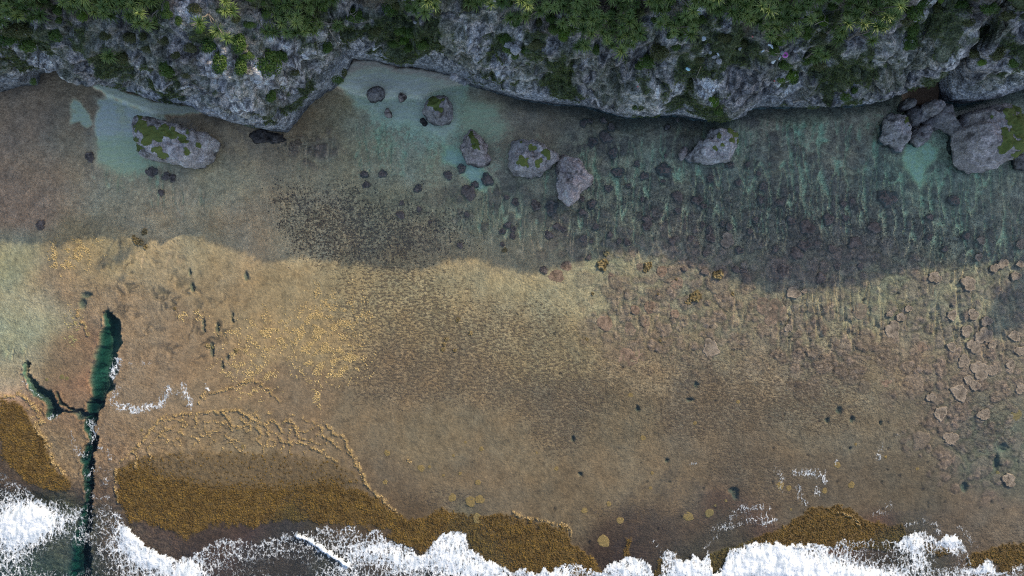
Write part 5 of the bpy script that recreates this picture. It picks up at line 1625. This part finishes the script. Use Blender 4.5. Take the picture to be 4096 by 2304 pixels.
def shrub_mesh(seed, n=620, leaf=0.12):
    """a low dome of small leaves, radius 1"""
    r = np.random.default_rng(seed)
    d = r.normal(size=(n, 3))
    d /= np.linalg.norm(d, axis=1, keepdims=True)
    d[:, 2] = np.abs(d[:, 2]) * .9 + .02
    lob = 1 + .28 * n3(d, .55, seed + 3) + .14 * n3(d, .25, seed + 4)
    rad = lob * r.uniform(.62, 1.02, n) ** .6
    p = d * rad[:, None] * np.array([1, 1, .72])
    nn = d + r.normal(size=(n, 3)) * .55 + np.array([0, 0, .35])
    nn /= np.linalg.norm(nn, axis=1, keepdims=True)
    t = np.cross(nn, r.normal(size=(n, 3)))
    t /= np.linalg.norm(t, axis=1, keepdims=True)
    b = np.cross(nn, t)
    s = leaf * r.uniform(.6, 1.3, (n, 1))
    V = np.stack([p - t * s, p + b * s * .5, p + t * s, p - b * s * .5], 1).reshape(-1, 3)
    F = np.arange(n * 4).reshape(-1, 4)
    # twiggy core so one does not see through it
    a = np.linspace(0, 2 * np.pi, 10, endpoint=False)
    core = []
    for zz, rr in ((-.1, .62), (.22, .56), (.42, .32)):
        core += [(rr * math.cos(k), rr * math.sin(k), zz) for k in a]
    m = len(V)
    CF = [(m + i * 10 + k, m + i * 10 + (k + 1) % 10, m + (i + 1) * 10 + (k + 1) % 10, m + (i + 1) * 10 + k) for i in range(2) for k in range(10)]
    V = np.concatenate([V, core])
    F = np.concatenate([F, CF])
    return mesh_np('foliage', V, F, {'tip': np.zeros(len(V))}, smooth=False)


SHR = {}
for nm, mt in (('g', MAT_SHRUB), ('b', MAT_SHRUB_B), ('d', MAT_SHRUB_D)):
    SHR[nm] = [shrub_mesh(30 + s, 620) for s in range(3)]
    for me in SHR[nm]:
        me.materials.append(mt)
SHRUBS = [(1070, 250, 46, 50, 'g'), (1090, 215, 32, 30, 'g'), (962, 268, 26, 34, 'g'), (985, 222, 26, 18, 'g'), (878, 252, 30, 42, 'g'), (832, 180, 34, 30, 'g'), (955, 175, 30, 40, 'g'), (1308, 190, 22, 22, 'g'), (1083, 384, 22, 24, 'g'), (1350, 318, 20, 16, 'g'), (1130, 225, 20, 22, 'g'),
          (668, 278, 30, 28, 'g'), (655, 260, 20, 20, 'g'), (130, 325, 13, 13, 'g'), (480, 226, 30, 26, 'd'), (222, 130, 26, 34, 'g'), (60, 118, 55, 30, 'd'), (30, 150, 40, 34, 'g'), (110, 175, 34, 30, 'g'), (2259, 120, 24, 28, 'b'), (2255, 148, 18, 16, 'b'), (2640, 210, 34, 34, 'd'), (2590, 245, 30, 26, 'g'), (2560, 262, 18, 16, 'g'),
          (3165, 296, 24, 26, 'b'), (3143, 252, 28, 26, 'g'), (3126, 318, 14, 13, 'b'), (3178, 318, 18, 20, 'g'), (3645, 165, 26, 30, 'g'), (3655, 120, 22, 30, 'g'), (3632, 185, 18, 16, 'g'), (3660, 40, 34, 40, 'g'), (3630, 75, 24, 28, 'd'), (3690, 10, 26, 22, 'g'), (2862, 408, 16, 20, 'b'), (2876, 440, 18, 20, 'g'), (2850, 395, 13, 12, 'b'),
          (1640, 132, 26, 20, 'g'), (1600, 120, 24, 20, 'g'), (1615, 160, 22, 18, 'b'), (1632, 192, 18, 16, 'g'), (1690, 178, 22, 20, 'g'), (1575, 175, 20, 14, 'g'), (1500, 115, 24, 24, 'd'), (1420, 60, 34, 28, 'g'), (1560, 30, 26, 30, 'g'), (1590, 15, 20, 22, 'd'), (2035, 185, 22, 28, 'g'), (2060, 220, 16, 18, 'g'), (2020, 150, 24, 22, 'g'), (2230, 30, 16, 16, 'g'),
          (2140, 175, 34, 20, 'd'), (2115, 200, 28, 16, 'g'), (2540, 430, 10, 10, 'g'), (3385, 388, 20, 18, 'g'), (3420, 360, 14, 14, 'g'), (4040, 60, 40, 22, 'd'), (3960, 30, 34, 24, 'g'), (3900, 215, 26, 16, 'd'), (3990, 215, 30, 26, 'd'), (4060, 250, 26, 20, 'g'), (3930, 250, 20, 12, 'b'), (3880, 90, 24, 16, 'd'), (3850, 20, 26, 20, 'g'), (3760, 30, 20, 24, 'd'), (1050, 10, 10, 10, 'g'),
          (2730, 110, 20, 20, 'g'), (2900, 150, 24, 18, 'd'), (2970, 175, 20, 16, 'd'), (3280, 260, 22, 20, 'd'), (3230, 240, 22, 20, 'g'), (2800, 240, 18, 12, 'd'), (2850, 215, 18, 12, 'd'), (760, 190, 26, 18, 'd'), (700, 220, 20, 14, 'd'), (590, 190, 24, 18, 'd'), (520, 150, 26, 20, 'd'), (420, 140, 24, 20, 'd'), (1180, 290, 18, 12, 'd'), (740, 300, 16, 12, 'd'), (1376, 290, 12, 16, 'd')]
for _ in range(4000):
    if len(SHRUBS) > 190:
        break
    u, v = _r.uniform(-20, 4110), _r.uniform(-15, 235)
    top_ = interp(VEG, u)
    if v > top_ + 35 or (v > top_ - 5 and _r.random() < .5) or any(math.hypot(u - a[0], v - a[1]) < 30 for a in SHRUBS):
        continue
    SHRUBS.append((u, v, _r.uniform(12, 24), _r.uniform(12, 22), 'ggdb'[int(_r.integers(4))] if _r.random() < .8 else 'g'))
sl = ranked([(s[0], s[1]) for s in SHRUBS], 'shrub')
for (u, v, ru, rv, k), lab in zip(SHRUBS, sl):
    x, y, z = march(u, v, 0.15)
    f = (H0 - z) / H0 / PPM
    o = link('shrub', SHR[k][int(_r.integers(3))], None, loc=(x, y, z - 0.15), rz=0, sc=(ru * f * 1.12, rv * f * 1.12, min(ru, rv) * f * 1.1))
    o.name = 'shrub'
    tag(o, {'g': 'dark green leafy shrub', 'b': 'bright green leafy shrub', 'd': 'dull olive dry shrub'}[k] + ' on the cliff, ' + lab, 'shrub', 'shrubs scattered over the cliff')

# creeping plants in the green patches of the rock: real small leaves
_g = CG.ravel()
_w = np.where((_g > 0.45) & (CU.ravel() > -60) & (CU.ravel() < 4160) & (CV.ravel() > -40))[0]
_pick = _w[_r.random(len(_w)) < np.minimum(1, 16000 / max(1, len(_w)))]
pp = CL.reshape(-1, 3)[_pick]
nn = CN.reshape(-1, 3)[_pick]
nl = len(pp)
d = nn + _r.normal(size=(nl, 3)) * .5
d /= np.linalg.norm(d, axis=1, keepdims=True)
t = np.cross(d, _r.normal(size=(nl, 3)))
t /= np.linalg.norm(t, axis=1, keepdims=True)
b = np.cross(d, t)
s = _r.uniform(.05, .15, (nl, 1))
pp = pp + nn * 0.10 + _r.normal(size=(nl, 3)) * .05
Vc = np.stack([pp - t * s, pp + b * s * .6, pp + t * s, pp - b * s * .6], 1).reshape(-1, 3)
o = link('creeping_plants', mesh_np('creeping_plants', Vc, np.arange(nl * 4).reshape(-1, 4), {'tip': np.repeat(_r.uniform(0, .6, nl), 4)}, smooth=False), MAT_COVER)
tag(o, 'low green creeping plants in patches over the grey cliff', 'ground cover', kind='stuff')


# canopy on the hillside behind the cliff top: it is what casts the long shadow over the reef
def build_wood():
    r = np.random.default_rng(77)
    n = 5200
    x = r.uniform(-80, 128, n)
    y = r.uniform(YR - 6.5, YR + 3.0, n)
    top = shade_z(x, y)
    z = top - r.uniform(0.2, 1.1, n) - 0.3 * np.abs(fbm(x / 1.6, y / 1.6, 2, 130))
    z = np.where(y > YR, np.minimum(z, ridge_z(x) - 0.3), z)
    tall = [(4050, 1215, 1.6), (4085, 1200, 1.8), (4015, 1260, 1.3), (4110, 1170, 2.0), (3985, 1290, .9), (4060, 1240, 1.2), (4100, 1215, 1.5), (4150, 1180, 2.2)]
    X, Y, Z, S = [x], [y], [z], [r.uniform(.8, 1.25, n)]
    for (tu, tv, rad) in tall:
        gx, gy = unproj(tu, tv)
        yy = YR - 1.5
        m = int(60 * rad)
        off = r.normal(size=(m, 3)) * rad * .48
        X.append(gx + TX * (yy - gy) + off[:, 0])
        Y.append(yy + off[:, 1])
        Z.append(TANP * (yy - gy) + off[:, 2] * .8)
        S.append(np.full(m, .8))
    x, y, z, S = (np.concatenate(k) for k in (X, Y, Z, S))
    n = len(x)
    L = 13
    a = r.uniform(0, 6.28, (n, L))
    el = r.uniform(-.7, .25, (n, L))
    ln = r.uniform(.6, 1.0, (n, L)) * S[:, None]
    w = .10 * S[:, None] * r.uniform(.7, 1.5, (n, L))
    ca, sa = np.cos(a), np.sin(a)
    dx, dy, dz = ca * np.cos(el) * ln, sa * np.cos(el) * ln, np.sin(el) * ln
    o0 = np.stack([x, y, z], 1)[:, None]
    p1 = o0 + np.stack([dx * .45 - w * sa, dy * .45 + w * ca, dz * .45 + .06], 2)
    p2 = o0 + np.stack([dx, dy, dz], 2)
    p3 = o0 + np.stack([dx * .45 + w * sa, dy * .45 - w * ca, dz * .45 + .06], 2)
    p0 = o0 + np.zeros((n, L, 3))
    V = np.stack([p0, p1, p2, p3], 2).reshape(-1, 3)
    o = link('hillside_wood', mesh_np('hillside_wood', V, np.arange(n * L * 4).reshape(-1, 4), {'tip': np.zeros(n * L * 4)}, smooth=False), MAT_PAND)
    tag(o, 'dense green wood on the hillside behind the cliff top', 'wood', kind='stuff')


build_wood()

# ------------------------------------------------------------------ flotsam and dead wood on the cliff
def thing_at(name, u, v, label, cat, group=None, lift=0.0):
    x, y, z = march(u, v, 0.02)
    o = bpy.data.objects.new(name, None)
    o.location = (x, y, z + lift)
    o.empty_display_size = .2
    COL.objects.link(o)
    return tag(o, label, cat, group)


def lathe(prof, n=16):
    V, F = [], []
    for (r, z) in prof:
        V += [(r * math.cos(2 * math.pi * k / n), r * math.sin(2 * math.pi * k / n), z) for k in range(n)]
    for i in range(len(prof) - 1):
        for k in range(n):
            F.append((i * n + k, i * n + (k + 1) % n, (i + 1) * n + (k + 1) % n, (i + 1) * n + k))
    return V, F


def box(sx, sy, sz, ch=0.03, z0=0.0):
    """box with chamfered upright edges and a slightly tapered foot"""
    o_ = []
    for k, (zz, g) in enumerate(((0, .92), (sz, 1.0))):
        a, b = sx / 2 * g, sy / 2 * g
        o_ += [(-a + ch, -b, z0 + zz), (a - ch, -b, z0 + zz), (a, -b + ch, z0 + zz), (a, b - ch, z0 + zz), (a - ch, b, z0 + zz), (-a + ch, b, z0 + zz), (-a, b - ch, z0 + zz), (-a, -b + ch, z0 + zz)]
    F = [tuple((i, (i + 1) % 8, 8 + (i + 1) % 8, 8 + i)) for i in range(8)]
    F += [(8, 9, 10, 11), (8, 11, 12, 15), (12, 13, 14, 15), (0, 3, 2, 1), (0, 7, 4, 3), (4, 7, 6, 5)]
    return o_, F


def torus(R_, r_, n=24, m=10):
    V = [((R_ + r_ * math.cos(b)) * math.cos(a), (R_ + r_ * math.cos(b)) * math.sin(a), r_ * math.sin(b)) for a in np.linspace(0, 2 * math.pi, n, endpoint=False) for b in np.linspace(0, 2 * math.pi, m, endpoint=False)]
    F = [(i * m + j, ((i + 1) % n) * m + j, ((i + 1) % n) * m + (j + 1) % m, i * m + (j + 1) % m) for i in range(n) for j in range(m)]
    return V, F


t = thing_at('plastic_box', 2812, 158, 'white square plastic box under the pandanus edge', 'box')
link('body', mesh_np('body', *box(.34, .34, .26), smooth=False), MAT_WHITE, parent=t)
link('lid', mesh_np('lid', *box(.38, .38, .05, .03, .262), smooth=False), MAT_WHITE, parent=t)
t.rotation_euler = (0, .1, .15)
t = thing_at('plastic_jug', 2750, 278, 'pale blue crumpled jug with a handle on bare rock', 'jug', lift=.12)
link('body', mesh_np('body', *lathe([(0.01, -.2), (.13, -.2), (.15, -.12), (.15, .08), (.10, .18), (.05, .22), (.05, .28), (.01, .28)])), MAT_CYAN, parent=t)
o = link('handle', mesh_np('handle', *torus(.09, .022)), MAT_WHITE, parent=t, loc=(.13, 0, .12))
o.rotation_euler = (math.pi / 2, 0, 0)
t.rotation_euler = (1.2, 0.2, .6)
t = thing_at('swim_ring', 3139, 221, 'pink ring float lying beside the dark shrub', 'ring float', lift=.1)
link('ring', mesh_np('ring', *torus(.21, .095)), MAT_PINK, parent=t)
link('rope', mesh_np('rope', *torus(.312, .012, 24, 6)), MAT_WHITE, parent=t)
t = thing_at('bucket', 3086, 256, 'white bucket on its side with a dark mouth', 'bucket', lift=.2)
link('body', mesh_np('body', *lathe([(.01, 0), (.15, 0), (.20, .42), (.215, .42), (.215, .40), (.19, .40), (.14, .05), (.01, .05)])), MAT_WHITE, parent=t)
link('inside', mesh_np('inside', *lathe([(.186, .36), (.01, .36)])), MAT_DARK, parent=t)  # dark disc across the mouth, standing in for the shade inside
o = link('handle', mesh_np('handle', *tube([(.21 * math.cos(a), .08 * math.sin(a), .42 + .16 * math.sin(a)) for a in np.linspace(0, math.pi, 9)], [.012] * 9, 5)), MAT_DARK, parent=t)
t.rotation_euler = (-.9, .5, 0)
for i, (u, v, lab) in enumerate([(3079, 181, 'white bottle, upper one of the pair under the pandanus twigs'), (3085, 188, 'white bottle, lower one of the pair under the pandanus twigs'), (3118, 232, 'small white bottle between the pink ring and the white bucket'), (2917, 224, 'white bottle on bare rock right of the white box'), (2872, 219, 'small pale bottle among creeping plants below the white box'), (3050, 205, 'white bottle at the left end of the driftwood branch')]):
    t = thing_at('bottle', u, v, lab, 'bottle', 'white bottles washed up on the cliff', .08)
    k = (1.15, 1.2, .9, .8, .9, .9)[i]
    link('body', mesh_np('body', *lathe([(.005, -.19), (.085, -.19), (.09, -.15), (.09, .06), (.04, .14), (.035, .17)], 12)), MAT_WHITE, parent=t)
    link('cap', mesh_np('cap', *lathe([(.042, .165), (.042, .215), (.004, .22)], 10)), MAT_CYAN, parent=t)
    t.rotation_euler = (1.45, 0, _r.uniform(0, 6))
    t.scale = (k, k, k)
t = thing_at('fishing_float', 2851, 361, 'white and grey float on brown rock beside a green plant patch', 'float', lift=.12)
link('body', mesh_np('body', *lathe([(.005, -.2), (.10, -.17), (.16, -.08), (.17, .03), (.13, .14), (.05, .2), (.005, .2)])), MAT_WHITE, parent=t)
link('band', mesh_np('band', *lathe([(.178, -.04), (.182, 0), (.178, .04)])), MAT_DARK, parent=t)
t.rotation_euler = (.9, .2, .4)
for u, v, lab in [(2551, 347, 'small red float on the middle of the cliff face'), (3097, 324, 'small pinkish red float on the cliff below the white bucket'), (3009, 147, 'small red float near the top between box and bottles')]:
    t = thing_at('small_float', u, v, lab, 'float', 'small red floats on the cliff', .08)
    link('body', mesh_np('body', *lathe([(.004, -.09), (.07, -.06), (.095, 0), (.07, .06), (.004, .09)], 12)), MAT_RED, parent=t)
    link('ring', mesh_np('ring', *torus(.03, .01, 10, 5)), MAT_WHITE, parent=t, loc=(0, 0, .11))


def branch(name, pts, r0, label, cat, mat=MAT_DRIFT, twigs=3, seed=0, lift=.15, group=None):
    r = np.random.default_rng(seed)
    P = np.array([march(u, v, .05) for u, v in pts])
    P[:, 2] += lift
    c = P[0].copy()
    V, F = tube(P - c, np.linspace(r0, r0 * .45, len(P)), 6)
    o = link(name, mesh_np(name, V, F), mat, loc=c)
    tag(o, label, cat, group)
    for k in range(twigs):
        i = int(r.integers(1, len(P)))
        a = r.uniform(0, 6.28)
        l = r.uniform(.5, 1.1)
        q_ = [P[i] - c, P[i] - c + np.array([math.cos(a) * l * .5, math.sin(a) * l * .5, .12]), P[i] - c + np.array([math.cos(a + .4) * l, math.sin(a + .4) * l, .15])]
        v_, f_ = tube(q_, [r0 * .5, r0 * .35, r0 * .15], 5)
        link('twig', mesh_np('twig', v_, f_), mat, parent=o)


branch('driftwood_branch', [(3060, 201), (3072, 208), (3085, 214), (3095, 215), (3106, 218)], .07, 'crooked bleached branch lying beside the white bottles', 'branch', twigs=3, seed=1)
branch('bamboo_pole', [(2801, 269), (2792, 290), (2782, 314)], .035, 'straight pale pole lying down the rock between jug and float', 'pole', twigs=0, lift=.3)
branch('dead_branch', [(2895, 100), (2902, 85), (2906, 74)], .06, 'forked dead branch under the pandanus above the white box', 'branch', twigs=4, seed=3, lift=1.0)
branch('dead_bush', [(2020, 110), (2024, 92), (2016, 78), (2022, 60), (2030, 50)], .07, 'leafless grey bush at the left edge of the dense pandanus', 'dead bush', twigs=9, seed=4, lift=.5)
branch('dead_branch', [(1318, 120), (1330, 140), (1345, 165), (1355, 190), (1368, 212)], .06, 'thin bare branch hanging down the dark cliff cleft', 'branch', twigs=2, seed=5, lift=.2)
branch('dead_branch', [(3320, 165), (3330, 172), (3340, 182)], .05, 'bare branch sticking out of the pandanus right of the pink ring', 'branch', twigs=3, seed=6, lift=1.0)
branch('dead_branch', [(3240, 116), (3255, 108), (3275, 102)], .05, 'bare twig in the dark gap above the right pandanus', 'branch', twigs=2, seed=7, lift=1.2)
branch('dead_branch', [(1410, 85), (1420, 70), (1405, 60)], .05, 'pale dead twigs on the rock right of the cleft', 'branch', twigs=5, seed=8, lift=.4)
branch('driftwood_branch', [(3170, 410), (3190, 405), (3205, 400)], .09, 'weathered log on the cliff lip below the shrubs', 'log', twigs=1, seed=9, lift=.2)
STONES = [(2856, 226, .30), (2876, 246, .34), (2840, 210, .2), (3128, 211, .25), (2960, 195, .22), (2035, 182, .5), (2060, 198, .6), (1660, 90, .2), (1895, 200, .45), (1905, 212, .35), (1918, 205, .3), (2300, 265, .25), (3180, 205, .2), (1815, 308, .45), (1830, 315, .4), (1842, 322, .45), (1858, 330, .4), (1870, 328, .3)]
stl = ranked([(a, b) for a, b, c in STONES], 'stone')
for i, ((u, v, r_), lab) in enumerate(zip(STONES, stl)):
    x, y, z = march(u, v, .05)
    a = np.linspace(0, 2 * math.pi, 9, endpoint=False)
    V = []
    rr = np.random.default_rng(i)
    for zz, k in ((-.3, .8), (.1, 1.0), (.45, .75), (.6, .3)):
        V += [(r_ * k * math.cos(w) * rr.uniform(.8, 1.2), r_ * k * math.sin(w) * rr.uniform(.7, 1.1), r_ * zz) for w in a]
    F = [(j * 9 + k, j * 9 + (k + 1) % 9, (j + 1) * 9 + (k + 1) % 9, (j + 1) * 9 + k) for j in range(3) for k in range(9)]
    m = len(V)
    V.append((0, 0, r_ * .62))
    F += [(27 + k, 27 + (k + 1) % 9, m, m) for k in range(9)]
    me = bpy.data.meshes.new('loose_stone')
    me.from_pydata(V, [], [f[:3] if f[2] == f[3] else f for f in F])
    c_ = me.attributes.new('Col', 'FLOAT_COLOR', 'POINT')
    g = rr.uniform(.30, .42)
    c_.data.foreach_set('color', np.tile(np.array([g, g * .96, g * .93, 1], np.float32), len(V)))
    o = link('loose_stone', me, MAT_BOULDER, loc=(x, y, z))
    tag(o, 'pale loose stone on the cliff, ' + lab, 'stone', 'loose stones on the cliff')
